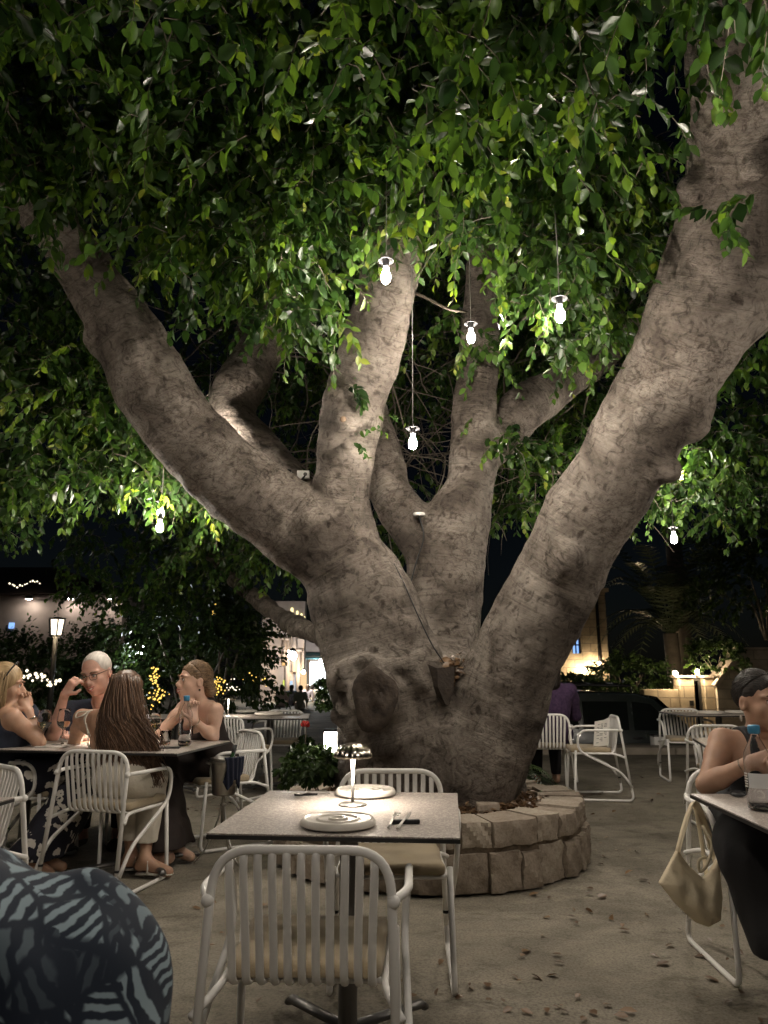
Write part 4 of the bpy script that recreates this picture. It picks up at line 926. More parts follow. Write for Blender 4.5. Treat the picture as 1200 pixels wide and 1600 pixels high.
# ------------------------------------------------------------------ people
def nrm(v): v = Vector(v); return v.normalized()
def frame(fwd, roll=0.0):                # 3x3 columns: right, forward, up
    f = nrm(fwd); r = nrm(f.cross(Vector((0, 0, 1)))); u = r.cross(f)
    q = Quaternion(f, roll); return Matrix((q @ r, f, q @ u)).transposed()
def arr(m): return np.array([list(r) for r in m], np.float32)
def hand(s, wrist, d, n, curl=.5, sc=1.0, thumb=1, k=.006):
    """d = direction wrist->knuckles, n = back of the hand; fingers curl away from n"""
    d = nrm(d); n = nrm(Vector(n) - d * Vector(n).dot(d)); x = d.cross(n) * thumb
    w = Vector(wrist); c = .085 * sc
    for off in (-.026, -.009, .009, .026):
        s.cone(w + x * off * .5 * sc, w + d * c + x * off * sc, .019 * sc, .0135 * sc, .012)
    for off, L in ((-.030, .062), (-.010, .075), (.011, .078), (.031, .070)):
        p = w + d * c + x * off * sc; dd = d.copy()
        for j, f in enumerate((.45, .32, .23)):
            ang = curl * (.6 + .45 * j); q = Quaternion(x * thumb, -ang * thumb); dd = (q @ dd).normalized()
            e = p + dd * L * f * sc * 1.1; s.cone(p, e, (.0098 - .0011 * j) * sc, (.0092 - .0012 * j) * sc, k * .6); p = e
    p = w + d * .025 * sc + x * .028 * sc; e = p + (d * .55 + x * .7 - n * .35).normalized() * .045 * sc; s.cone(p, e, .014 * sc, .0115 * sc, k)
    s.cone(e, e + (d * .85 + x * .15 - n * .4).normalized() * .032 * sc, .011 * sc, .0085 * sc, k)
def head_sdf(s, c, A, sc=1.0, female=True, mouth=.0):
    a = arr(A); T = lambda x, y, z: Vector(c) + A @ Vector((x, y, z)) * sc
    E_ = lambda p, r, k, cut=False: s.ell(T(*p), [q * sc for q in r], k * sc, cut, a)
    E_((0, -.016, .036), (.075, .096, .086), .02)
    E_((0, .018, -.022), (.062, .070, .085), .03)
    E_((0, .030, -.072), (.046 if female else .054, .052, .036), .03)
    E_((0, .066, -.100), (.020, .018, .016), .022)
    for x in (-1, 1):
        E_((x * .038, .056, -.028), (.024, .026, .024), .022)
        E_((x * .030, .098, .006), (.018, .020, .0135), .014, True)
        E_((x * .030, .072, .027), (.026, .016, .008), .014)
        E_((x * .030, .0735, .004), (.0155, .013, .0125), .003)
        E_((x * .075, -.012, -.010), (.010, .019, .031), .010); E_((x * .083, -.008, -.008), (.006, .010, .018), .006, True)
        E_((x * .011, .094, -.032), (.0095, .011, .008), .008)
    s.cone(T(0, .078, .014), T(0, .106, -.026), .0085 * sc, .0125 * sc, .012 * sc)
    E_((0, .078, -.058), (.030, .022, .022), .02)
def face_bits(root, c, A, sc, iris, brow, lip, smile=.4, teeth=False):
    T = lambda x, y, z: Vector(c) + A @ Vector((x, y, z)) * sc
    for x in (-1, 1):
        mb = MB(); mb.ball(T(x * .030, .0765, .005), .0118 * sc, 12, 8); o = under(mb.build('eye', M['eyewhite']), root)
        mb = MB(); mb.ball(T(x * .030 , .0842, .005), .0056 * sc, 10, 6); o2 = mb.build('iris', iris); o2.parent = o; o2.matrix_parent_inverse = o.matrix_world.inverted() if False else Matrix()
        o2.matrix_parent_inverse = (root.matrix_basis @ Matrix()).inverted() @ root.matrix_basis
        mb = MB(); mb.tube(spline([T(x * .014, .094, .024), T(x * .030, .0935, .031), T(x * .048, .078, .026)], 4), [.0028 * sc, .0042 * sc, .004 * sc, .004 * sc, .0036 * sc, .003 * sc, .0025 * sc, .002 * sc, .0016 * sc], 6); under(mb.build('eyebrow', brow), root)
        mb = MB(); mb.tube(spline([T(x * .017, .087, .009), T(x * .030, .0905, .0145), T(x * .044, .081, .010)], 4), .0019 * sc, 6); under(mb.build('eyelid', brow), root)
    z = -.060; w = .025 + .006 * smile; up = .010 * smile
    mb = MB(); mb.tube(spline([T(-w, .082, z + up), T(-.010, .1005, z + .004), T(0, .102, z + .002), T(.010, .1005, z + .004), T(w, .082, z + up)], 4), [.0018 * sc] + [.0044 * sc] * 15 + [.0018 * sc], 8); mb.tube(spline([T(-w, .082, z + up), T(0, .099, z - (.014 if teeth else .008)), T(w, .082, z + up)], 6), [.0018 * sc] + [.0052 * sc] * 11 + [.0018 * sc], 8)
    under(mb.build('lips', lip), root)
    if teeth:
        mb = MB(); mb.tube(spline([T(-w * .8, .084, z - .001 + up * .7), T(0, .0985, z - .004), T(w * .8, .084, z - .001 + up * .7)], 5), .0048 * sc, 8); under(mb.build('teeth', M['teeth']), root)
M['eyewhite'] = mat('eye_white', (.75, .72, .68), .15); M['teeth'] = mat('teeth', (.75, .70, .62), .2)
M['iris_dark'] = mat('dark_iris', (.015, .010, .008), .1); M['iris_blue'] = mat('grey_iris', (.05, .08, .10), .1)
M['lip'] = mat('lips', (.36, .13, .11), .4); M['brow_dark'] = mat('dark_brow', (.02, .014, .01), .7); M['brow_fair'] = mat('fair_brow', (.16, .10, .06), .7)
M['skin_fair'] = skin_mat('fair_skin', (.56, .36, .27)); M['skin_tan'] = skin_mat('tanned_skin', (.47, .28, .19)); M['skin_red'] = skin_mat('ruddy_skin', (.58, .34, .26)); M['skin_olive'] = skin_mat('olive_skin', (.42, .25, .17))
M['hair_blonde'] = strand_mat('blonde_hair', (.20, .13, .065), (.46, .33, .18)); M['hair_brown'] = strand_mat('brown_hair', (.045, .024, .014), (.17, .095, .055)); M['hair_dark'] = strand_mat('dark_hair', (.006, .005, .004), (.022, .016, .012), R(-153)); M['hair_fair'] = strand_mat('fair_brown_hair', (.10, .062, .035), (.24, .16, .095), R(127)); M['hair_grey'] = strand_mat('cropped_grey_hair', (.42, .38, .34), (.66, .61, .55))

def body_prims(J, g):
    """list of (kind, args) of the torso + limbs; g = girth"""
    up = nrm(J['neck'] - J['pel']); side = nrm(J['shL'] - J['shR']); fw = nrm(side.cross(up)) * -1
    if 'fw' in J: fw = nrm(J['fw'])
    pel, nk = J['pel'], J['neck']; Mt = Matrix((side, fw, up)).transposed(); mid = pel.lerp(nk, .42); rib = pel.lerp(nk, .68)
    t = []
    t.append(('cone', pel + side * .075, pel - side * .075, .118 * g, .118 * g, .04)); t.append(('cone', pel, mid, .125 * g, .108 * g, .06))
    t.append(('ell', mid, (.128 * g, .095 * g, .13), .06, Mt)); t.append(('ell', rib, (.148 * g, .100 * g, .165), .07, Mt))
    t.append(('cone', J['shL'] * .75 + nk * .25 - up * .055, J['shR'] * .75 + nk * .25 - up * .055, .068 * g, .068 * g, .06))
    t.append(('cone', nk - up * .03, J['shL'], .045 * g, .050 * g, .04)); t.append(('cone', nk - up * .03, J['shR'], .045 * g, .050 * g, .04))
    if J.get('bust'):
        for x in (-1, 1): t.append(('ell', rib + side * x * .068 + fw * .075 - up * .01, (.058, .055, .058), .04, Mt))
    return t, (up, side, fw, Mt)
def put(s, prims, infl=0.0):
    for p in prims:
        if p[0] == 'cone': s.cone(p[1], p[2], p[3] + infl, p[4] + infl, p[5])
        else: s.ell(p[1], [q + infl for q in p[2]], p[3], False, arr(p[4]))
def arm_prims(J, S, g, k=.025):
    sh, el, wr = J['sh' + S], J['el' + S], J['wr' + S]
    m = sh.lerp(el, .35); f = el.lerp(wr, .3)
    return [('cone', sh, m, .050 * g, .046 * g, k), ('cone', m, el, .046 * g, .037 * g, k), ('cone', el, f, .037 * g, .038 * g, k), ('cone', f, wr, .038 * g, .025 * g, k)]
def leg_prims(J, S, g, k=.03):
    h, kn, an = J['hip' + S], J['kn' + S], J['an' + S]; c = kn.lerp(an, .3)
    return [('cone', h, kn, .088 * g, .058 * g, k), ('cone', kn, c, .056 * g, .053 * g, k), ('cone', c, an, .053 * g, .034 * g, k)]
def foot_prims(J, S, g):
    an, to = J['an' + S], J['to' + S]; d = nrm(to - an); heel = an - d * .03 + Vector((0, 0, -.045))
    return [('cone', heel, an, .030, .034, .02), ('cone', heel + Vector((0, 0, .004)), to + Vector((0, 0, -.01)), .028, .022, .02), ('cone', an, to, .03, .02, .03)]
def bbox(J, pad=.22):
    P_ = [np.array(v) for v in J.values() if isinstance(v, Vector)]; P_ = np.array(P_); return P_.min(0) - pad, P_.max(0) + pad
def person(label, J, skin, g=1.0, hs=1.0, face=None, hands=(), roll=0.0, female=True, legs=True, res=.0065):
    root = empty('person', (J['pel'].x, J['pel'].y, 0)); tag(root, label, 'person')
    A = frame(J['face'], roll); c = J['head']; lo, hi = bbox({k: v for k, v in J.items() if k not in ('face', 'fw')})
    s = SDF(lo, hi, res); tp, fr = body_prims(J, g); put(s, tp)
    s.cone(J['neck'] - fr[0] * .03, c + A @ Vector((0, -.02, -.04)) * hs, .055 * g * (.92 if female else 1.1), .050 * (.92 if female else 1.15), .035)
    for S in ('L', 'R'):
        put(s, arm_prims(J, S, g))
        if legs: put(s, leg_prims(J, S, g)); put(s, foot_prims(J, S, g))
    for (S, d, n, curl, th) in hands: hand(s, J['wr' + S], d, n, curl, 1.0 if female else 1.08, th)
    head_sdf(s, c, A, hs, female)
    s.build('body', skin, root)
    if face: face_bits(root, c, A, hs, *face)
    return root, A, tp, fr
def clothes(root, name, m, J, prims, infl, cuts=(), keep=(), res=.008, wrinkle=.004, label=None):
    lo, hi = bbox({k: v for k, v in J.items() if k not in ('face', 'fw')}, .25); s = SDF(lo, hi, res); put(s, prims, infl)
    for p, n in keep: s.half(p, n)
    for c in cuts: s.cone(*c, cut=True)
    if wrinkle: s.noise(wrinkle, (14, 14, 9), 5, .05)
    return s.build(name, m, root)
def hair_strands(root, name, m, c, A, sc, starts, fn, r=.004, sd=1):
    g = random.Random(sd); mb = MB(); tint = []
    for st in starts:
        pts = fn(st, g); n0 = len(mb.v); rr = r * g.uniform(.7, 1.3); k = len(pts)
        mb.tube(pts, [rr * (1 if i < k - 2 else .5) for i in range(k)], 5); v = g.random(); tint += [v] * (len(mb.v) - n0)
    o = mb.build(name, m); set_tint(o, tint); return under(o, root)
def skullcap(root, name, m, c, A, sc, r, off, cutp, extra=(), amp=.003, res=.006):
    """hair volume hugging the skull: ellipsoid r at off, minus the face side (planes / cuts)"""
    T = lambda p: Vector(c) + A @ Vector(p) * sc; s = SDF(Vector(c) - Vector((.22,) * 3), Vector(c) + Vector((.22,) * 3), res)
    s.ell(T(off), [q * sc for q in r], .01, False, arr(A))
    for a, b, ra, rb in extra: s.cone(T(a), T(b), ra * sc, rb * sc, .03)
    for p, n in cutp: s.ell(T(p), [q * sc for q in n], .012, True, arr(A))
    s.noise(amp, (60, 60, 25), 3, .03); o = s.build(name, m, root)
    co_ = np.zeros(len(o.data.vertices) * 3); o.data.vertices.foreach_get('co', co_); co_ = co_.reshape(-1, 3)
    set_tint(o, .5 + .5 * lattice_noise((co_ - np.array(c)) @ arr(A), np.array((260., 20., 30.)), 4)); return o
def strap_band(root, name, m, J, tp, fr, b, w, low, infl=.010):
    up, sd, fw, Mt = fr; base = J['pel'].lerp(J['neck'], low); lo, hi = bbox({k: v for k, v in J.items() if k in ('pel', 'neck', 'shL', 'shR')}, .2); s = SDF(lo, hi, .006); put(s, tp, infl); n0 = J['pel']
    s.half(n0 + sd * (b + w / 2), sd); s.half(n0 + sd * (b - w / 2), -sd); s.half(base, -up); s.build(name, m, root)
def slick(root, name, m, c, A, sc, n, end, front, r=.0020, rad=(.081, .102, .093), off=(0, -.020, .038), seed=1):
    g = random.Random(seed); T = lambda v: Vector(c) + A @ Vector(v) * sc; mb = MB(); tint = []; R3 = Vector(rad); O = Vector(off)
    e = Vector(end) - O; e = Vector((e.x / R3.x, e.y / R3.y, e.z / R3.z)).normalized()
    for _ in range(n):
        ph = g.uniform(-1.62, 1.62); a0 = Vector((math.sin(ph) * .95, front - .55 * abs(math.sin(ph)) ** 3, math.cos(ph) * .9 - .12)).normalized(); pts = []
        ee = (e + Vector((g.gauss(0, .12), g.gauss(0, .05), g.gauss(0, .14)))).normalized(); lift = 1.0 + g.uniform(-.008, .02)
        for k in range(9):
            t = k / 8; q = a0.lerp(ee, t)
            if k < 8 and q.length < .3: q = q + Vector((0, 0, .5))
            q.normalize(); q = q * (lift - .05 * (1 - t) ** 4); pts.append(T(O + Vector((q.x * R3.x, q.y * R3.y, q.z * R3.z))))
        n0 = len(mb.v); mb.tube(pts, r * sc * g.uniform(.7, 1.2), 4); tint += [g.random()] * (len(mb.v) - n0)
    o = mb.build(name, m); set_tint(o, tint); return under(o, root)
M['navytee'] = mat('navy_tee', (.012, .016, .03), .9, var=.2, bump=.3, bscale=60); M['darktrousers'] = mat('dark_trousers', (.015, .014, .016), .9, bump=.2, bscale=80)
M['brownblack'] = mat('dark_brown_dress', (.018, .011, .009), .8, var=.2, bump=.3, bscale=30); M['blackdress'] = mat('black_dress', (.008, .008, .010), .75, var=.3, vscale=5, bump=.35, bscale=18)
M['linen'] = mat('white_linen', (.62, .57, .48), .9, var=.06, bump=.5, bscale=30); M['leatherwhite'] = mat('white_leather', (.72, .69, .64), .5); M['shoe'] = mat('dark_leather', (.05, .035, .025), .6)
def pattern_skirt():
    m = bpy.data.materials.new('black_white_flower_print'); N, L = nt(m); b = N['Principled BSDF']; tc = N.new('ShaderNodeTexCoord')
    v = N.new('ShaderNodeTexVoronoi'); v.inputs['Scale'].default_value = 13; n = noise(N, L, tc.outputs['Object'], 22, 2); mx = N.new('ShaderNodeMix'); mx.data_type = 'VECTOR'; mx.inputs[0].default_value = .08
    L.new(tc.outputs['Object'], mx.inputs[4]); L.new(n.outputs['Color'], mx.inputs[5]); L.new(mx.outputs[1], v.inputs['Vector'])
    r = ramp(N, L, v.outputs['Distance'], [(.07, (.01, .01, .02)), (.10, (.62, .58, .52)), (.36, (.62, .58, .52)), (.40, (.01, .01, .02))]); L.new(r.outputs[0], b.inputs['Base Color']); b.inputs['Roughness'].default_value = .85; return m
M['skirtprint'] = pattern_skirt()
def shirt_print():
    m = bpy.data.materials.new('blue_white_tribal_print'); N, L = nt(m); b = N['Principled BSDF']; tc = N.new('ShaderNodeTexCoord'); o = tc.outputs['Object']
    nz = noise(N, L, o, 16, 3); mx = N.new('ShaderNodeMix'); mx.data_type = 'VECTOR'; mx.inputs[0].default_value = .03; L.new(o, mx.inputs[4]); L.new(nz.outputs['Color'], mx.inputs[5]); vec = mx.outputs[1]
    v = N.new('ShaderNodeTexVoronoi'); v.inputs['Scale'].default_value = 15; v.distance = 'MANHATTAN'; L.new(vec, v.inputs['Vector'])
    ve = N.new('ShaderNodeTexVoronoi'); ve.feature = 'DISTANCE_TO_EDGE'; ve.inputs['Scale'].default_value = 15; L.new(vec, ve.inputs['Vector'])
    sp = N.new('ShaderNodeSeparateColor'); L.new(v.outputs['Color'], sp.inputs[0]); ws = []
    rot = N.new('ShaderNodeVectorRotate'); rot.rotation_type = 'Y_AXIS'; ma = N.new('ShaderNodeMath'); ma.operation = 'MULTIPLY'; ma.inputs[1].default_value = 6.28; L.new(sp.outputs[0], ma.inputs[0]); L.new(ma.outputs[0], rot.inputs['Angle']); L.new(vec, rot.inputs['Vector'])
    w = N.new('ShaderNodeTexWave'); w.inputs['Scale'].default_value = 21; w.inputs['Distortion'].default_value = .5; w.inputs['Detail'].default_value = 1; w.inputs['Detail Scale'].default_value = 3; L.new(rot.outputs[0], w.inputs['Vector'])
    s1 = ramp(N, L, w.outputs['Fac'], [(.42, (0, 0, 0)), (.64, (1, 1, 1))]).outputs[0]; e1 = ramp(N, L, ve.outputs['Distance'], [(.05, (0, 0, 0)), (.11, (1, 1, 1))]).outputs[0]
    g = ramp(N, L, sp.outputs[1], [(.18, (.15, .15, .15)), (.3, (1, 1, 1))]).outputs[0]
    f = mix(N, L, mix(N, L, s1, e1, 1.0, 'MULTIPLY'), g, 1.0, 'MULTIPLY'); c = mix(N, L, (.007, .014, .029), (.22, .29, .33), f)
    L.new(c, b.inputs['Base Color']); b.inputs['Roughness'].default_value = .85; return m
M['shirtprint'] = shirt_print()

# -- woman with long brown hair, her back to us
J = dict(pel=Vector((w3.x + .03, w3.y + .06, .55)), neck=P(165, 1112, 4.90), head=P(199, 1083, 5.0), face=Vector((.30, 1, -.12)), bust=True, fw=Vector((.27, .96, -.1)))
J.update(shL=P(128, 1121, 4.92), shR=P(212, 1120, 4.86)); J.update(elL=P(112, 1172, 5.15), elR=P(222, 1180, 5.1), wrL=P(150, 1162, 5.25), wrR=P(205, 1165, 5.28))
f = nrm((.27, .96, 0)); rt = Vector((f.y, -f.x, 0)); pel = J['pel']
J.update(hipL=pel - rt * .08, hipR=pel + rt * .08, knL=pel + Vector((-.10, .32, -.03)), knR=pel + Vector((.07, .33, -.03)))
J.update(anL=G(205, 1337, .085), anR=G(226, 1343, .085)); J['toL'] = J['anL'] + Vector((.13, .02, -.06)); J['toR'] = J['anR'] + Vector((.15, -.01, -.06))
root, A, tp, fr = person('woman with very long brown hair in white, sitting with her back to us', J, M['skin_tan'], .95, 1.1, None, [('L', (1, .3, 0), (0, 0, 1), .5, 1), ('R', (-1, .3, 0), (0, 0, 1), .5, -1)])
lg = leg_prims(J, 'L', 1.25) + leg_prims(J, 'R', 1.25)
clothes(root, 'trousers', M['linen'], J, tp[:2] + lg, .014, keep=[(J['anR'] + Vector((0, 0, .09)), (0, 0, -1)), (J['pel'].lerp(J['neck'], .28), fr[0])])
clothes(root, 'top', M['linen'], J, tp, .008, keep=[(J['pel'].lerp(J['neck'], .62) + fr[2] * -.05, fr[0] - fr[2] * .9), (J['pel'].lerp(J['neck'], .05), -fr[0])])
up, sd, fw, Mt = fr; bk = lambda a, b, o=.118: J['pel'].lerp(J['neck'], a) + sd * b - fw * o
for nm, pts in (('strap', [bk(1.02, .055, .05), bk(.98, .062, .085), bk(.84, .085, .11), bk(.62, .078, .115)]), ('strap', [bk(1.0, .07, .055), bk(.9, .095, .09), bk(.78, .082, .115), bk(.60, .092, .112)]), ('tie_loop', [bk(1.0, .06, .07), bk(.98, .13, .09), bk(.90, .145, .10), bk(.93, .09, .11), bk(1.0, .065, .08)]), ('tie_end', [bk(.63, .085, .118), bk(.5, .10, .125), bk(.44, .095, .125)])):
    mb = MB(); mb.tube(spline(pts, 5), .0045, 6); under(mb.build(nm, M['linen']), root)
c = J['head']; hs = 1.1
skullcap(root, 'hair_cap', M['hair_brown'], c, A, hs, (.088, .108, .100), (0, -.02, .034), [((0, .10, -.05), (.075, .09, .11))], extra=[((0, -.05, .0), (.0, -.10, -.12), .085, .07)])
def fn(st, g):
    a, h = st; p0 = c + A @ Vector((.082 * math.sin(a), -.02 - .100 * math.cos(a), h)) * hs
    tgt = P(207 + 36 * math.sin(a) + g.gauss(0, 8), 1208 + g.uniform(-46, 24), 4.70 - .03 * math.cos(a) * g.random()); md = p0.lerp(tgt, .42) + Vector((.02 * math.sin(a) - .012, -.055 - .05 * g.random() * math.cos(a), -.03)); m2 = p0.lerp(tgt, .75) + Vector((g.gauss(0, .012), -.04 - .02 * g.random(), 0))
    return spline([p0, md, m2, tgt + Vector((g.gauss(0, .01), 0, 0))], 5)
hair_strands(root, 'long_hair', M['hair_brown'], c, A, hs, [(rnd.uniform(-1.7, 1.6), rnd.uniform(-.03, .10)) for _ in range(2300)], fn, .0023, 3)
for S in 'LR':
    an, to = J['an' + S], J['to' + S]; d = nrm(Vector((to.x - an.x, to.y - an.y, 0))); x = Vector((d.y, -d.x, 0)); b0 = an - d * .045; b0.z = .008; b1 = to + d * .025; b1.z = .008
    mb = MB(); mb.tube([b0, b0.lerp(b1, .3), b0.lerp(b1, .75), b1], [.024, .030, .038, .024], 12, flat=(.2, 1), up=(0, 0, 1)); 
    mb.tube(spline([an + x * .036 + Vector((0, 0, -.01)), an + d * .036, an - x * .036 + Vector((0, 0, -.01)), an - d * .04, an + x * .036 + Vector((0, 0, -.01))], 5), .0055, 6)
    mb.tube(spline([an + d * .036, an.lerp(to, .5) + Vector((0, 0, .012)), to + Vector((0, 0, .012))], 4), .005, 6)
    mb.tube(spline([an + d * .03 + x * .03, b0.lerp(b1, .35) + x * .03], 3), .005, 6); under(mb.build('sandal', M['leatherwhite']), root)

# -- smiling man in glasses across the table
J = dict(pel=Vector((-1.98, 6.05, .53)), neck=P(158, 1098, 5.55), head=P(151, 1052, 5.42), face=Vector((-.12, -1, -.28)))
J.update(shL=P(205, 1113, 5.62), shR=P(112, 1112, 5.58), elR=P(82, 1150, 5.38), wrR=P(101, 1086, 5.26), elL=P(212, 1160, 5.5), wrL=P(135, 1154, 5.32))
J.update(hipL=J['pel'] + Vector((.09, 0, 0)), hipR=J['pel'] - Vector((.09, 0, 0)), knL=J['pel'] + Vector((.14, -.42, 0)), knR=J['pel'] + Vector((-.14, -.42, 0)), anL=Vector((-1.85, 5.60, .09)), anR=Vector((-2.1, 5.58, .09)), toL=Vector((-1.83, 5.45, .03)), toR=Vector((-2.13, 5.43, .03)), fw=Vector((-.1, -.98, -.2)))
root, A, tp, fr = person('smiling man with glasses and a navy shirt, hand raised to his face', J, M['skin_red'], 1.1, 1.2, (M['iris_blue'], M['brow_fair'], M['lip'], .9, True), [('R', (.50, -.05, .85), (-.5, -.8, .2), .9, 1), ('L', (-1, -.1, 0), (0, 0, 1), .5, -1)], roll=R(8), female=False)
sl = [p for S in 'LR' for p in arm_prims(J, S, 1.12)[:1]] + [p for S in 'LR' for p in [('cone', J['sh' + S], J['sh' + S].lerp(J['el' + S], .55), .056, .056, .03)]]
clothes(root, 'navy_shirt', M['navytee'], J, tp + sl, .012, cuts=[(J['neck'] + fr[2] * .02 + fr[0] * .05, J['neck'] + fr[2] * .10 - fr[0] * .05, .062, .03, .01)])
clothes(root, 'trousers', M['darktrousers'], J, tp[:2] + leg_prims(J, 'L', 1.2) + leg_prims(J, 'R', 1.2), .01, keep=[(Vector((0, 0, .12)), (0, 0, -1)), (J['pel'] + Vector((0, 0, .12)), (0, 0, 1))])
for S in 'LR':
    mb = MB(); mb.tube([J['an' + S] + Vector((0, .04, -.05)), J['to' + S], J['to' + S] + Vector((0, -.04, 0))], [.04, .04, .03], 10); under(mb.build('shoe', M['shoe']), root)
skullcap(root, 'cropped_hair', M['hair_grey'], J['head'], A, 1.2, (.0782, .0982, .0882), (0, -.0175, .036), [((0, .105, .035), (.12, .06, .09)), ((0, .10, -.08), (.12, .125, .085)), ((.082, .0, -.03), (.03, .05, .04)), ((-.082, .0, -.03), (.03, .05, .04))], amp=.001)
T = lambda x, y, z: J['head'] + A @ Vector((x, y, z)) * 1.2
mb = MB()
for x in (-1, 1):
    mb.tube(fillet([T(x * .010, .102, .016), T(x * .052, .094, .017), T(x * .050, .092, -.014), T(x * .013, .102, -.014), T(x * .010, .102, .016)], .012), .0022, 6)
    mb.tube([T(x * .052, .094, .013), T(x * .076, .04, .014), T(x * .080, -.01, .012)], .0022, 6)
mb.tube([T(-.010, .103, .010), T(0, .106, .013), T(.010, .103, .010)], .0022, 6); under(mb.build('glasses', M['shoe']), root)

# -- woman in the dark strap dress, laughing towards the left
J = dict(pel=Vector((w4.x - .02, w4.y + .0, .55)), neck=P(313, 1101, 5.52), head=P(303, 1064, 5.48), face=Vector((-.80, -.60, .04)), bust=True, fw=Vector((-.86, -.5, 0)))
J.update(shL=P(337, 1110, 5.40), shR=P(287, 1106, 5.70), elL=P(333, 1152, 5.36), wrL=P(303, 1126, 5.22), elR=P(249, 1146, 5.55), wrR=P(283, 1118, 5.42))
f = nrm((-.88, -.30, 0)); rt = Vector((f.y, -f.x, 0)); pel = J['pel']
J.update(hipL=pel - rt * .08, hipR=pel + rt * .08, knL=pel + f * .40 - rt * .07, knR=pel + f * .42 + rt * .10, anL=G(258, 1332, .08), anR=G(272, 1322, .08)); J['toL'] = J['anL'] + Vector((-.13, -.05, -.05)); J['toR'] = J['anR'] + Vector((.12, -.04, -.05))
root, A, tp, fr = person('laughing woman with tied-back hair in a dark strap dress, hands near her chin', J, M['skin_fair'], .95, 1.12, (M['iris_dark'], M['brow_fair'], M['lip'], 1.0, True), [('L', (-.2, .1, 1), (.6, -.8, 0), .9, -1), ('R', (.3, -.1, 1), (-.4, -.8, 0), .9, 1)])
clothes(root, 'dress', M['brownblack'], J, tp + leg_prims(J, 'L', 1.55) + leg_prims(J, 'R', 1.55) + [('cone', J['knL'], J['knR'], .09, .09, .08), ('cone', J['knL'].lerp(J['anL'], .5), J['knR'].lerp(J['anR'], .5), .09, .09, .1), ('cone', J['knL'], J['anL'], .10, .115, .06), ('cone', J['knR'], J['anR'], .10, .115, .06)], .014,
        keep=[(pel.lerp(J['neck'], .745), fr[0] + fr[2] * .25), (Vector((0, 0, .11)), (0, 0, -1))], wrinkle=.012)
for x in (-1, 1): strap_band(root, 'dress_strap', M['brownblack'], J, tp, fr, x * .105, .013, .64)
skullcap(root, 'tied_hair', M['hair_fair'], J['head'], A, 1.12, (.080, .101, .092), (0, -.020, .038), [((0, .105, -.02), (.068, .085, .088)), ((.09, .012, -.045), (.03, .035, .05)), ((-.09, .012, -.045), (.03, .035, .05))], extra=[((0, -.09, -.01), (0, -.115, -.06), .045, .04)])
slick(root, 'hair_strands', M['hair_fair'], J['head'], A, 1.12, 900, (0, -.13, -.015), .62, seed=2)
mb = MB(); mb.ball(J['head'] + A @ Vector((-.088, -.005, -.055)) * 1.1, .008); mb2 = MB(); mb2.ball(J['head'] + A @ Vector((.088, -.005, -.055)) * 1.1, .008)
under(mb.build('earring', M['gold']), root); under(mb2.build('earring', M['gold']), root)
mb = MB(); d = nrm(J['wrL'] - J['elL']); q = d.to_track_quat('Z', 'Y'); mb.tube([J['wrL'] - d * .02 + q @ Vector((.028 * math.cos(a), .028 * math.sin(a), 0)) for a in [i * math.pi / 8 for i in range(17)]], .003, 5, cap=False); under(mb.build('bracelet', M['gold']), root)

# -- blonde woman at the left edge
J = dict(pel=Vector((-2.26, 5.12, .55)), neck=P(-6, 1108, 5.02), head=P(8, 1072, 5.04), face=Vector((1, .22, -.05)), bust=True, fw=Vector((.96, .2, -.1)))
J.update(shR=P(20, 1122, 4.90), shL=P(-40, 1116, 5.20), elR=P(61, 1160, 4.98), wrR=P(45, 1112, 5.02), elL=P(-10, 1175, 5.25), wrL=P(30, 1172, 5.12))
pel = J['pel']; f = Vector((.98, .18, 0)); rt = Vector((f.y, -f.x, 0))
J.update(hipL=pel - rt * .08, hipR=pel + rt * .08, knL=pel + f * .38 - rt * .06, knR=pel + f * .36 + rt * .09, anL=G(62, 1338, .09), anR=G(48, 1345, .09)); J['toL'] = J['anL'] + Vector((.13, .03, -.06)); J['toR'] = J['anR'] + Vector((.12, .0, -.06))
root, A, tp, fr = person('blonde woman in a dark sleeveless top at the left edge, chin on her hand', J, M['skin_tan'], .98, 1.15, (M['iris_dark'], M['brow_fair'], M['lip'], .4, False), [('R', (-.45, .05, .8), (.8, -.5, .3), 1.0, -1), ('L', (.6, -.4, -.7), (.3, -.6, .6), .6, 1)])
clothes(root, 'sleeveless_top', M['navytee'], J, tp, .010, keep=[(J['neck'] - fr[0] * .03 + fr[2] * .03, fr[0] + fr[2] * .4)], cuts=[(J['shR'] - fr[1] * .02, J['shR'] - fr[1] * .14, .075, .11, .02), (J['shL'], J['shL'] + fr[1] * .1, .06, .09, .02)])
clothes(root, 'printed_skirt', M['skirtprint'], J, tp[:1] + leg_prims(J, 'L', 1.6) + leg_prims(J, 'R', 1.6) + [('cone', J['knL'], J['knR'], .10, .10, .08), ('cone', J['knL'], J['anL'], .10, .12, .06), ('cone', J['knR'], J['anR'], .10, .12, .06)], .014, keep=[(pel + Vector((0, 0, .10)), (0, 0, 1)), (Vector((0, 0, .10)), (0, 0, -1))], wrinkle=.012)
c = J['head']; hs = 1.15
skullcap(root, 'hair_cap', M['hair_blonde'], c, A, hs, (.088, .108, .100), (0, -.02, .036), [((0, .108, -.03), (.066, .085, .085))], extra=[((.05, -.05, -.02), (.055, -.06, -.11), .05, .035), ((-.05, -.05, -.02), (-.055, -.06, -.11), .05, .035)])
def fn(st, g):
    a, h = st; p0 = c + A @ Vector((.086 * math.sin(a), -.02 - .104 * math.cos(a), h)) * hs; e = c + A @ Vector((.10 * math.sin(a) + g.gauss(0, .01), -.03 - .10 * math.cos(a) + g.gauss(0, .01), -.14 + g.gauss(0, .018))) * hs
    return spline([p0, p0.lerp(e, .5) + A @ Vector((.018 * math.sin(a), -.015 * math.cos(a), 0)), e], 5)
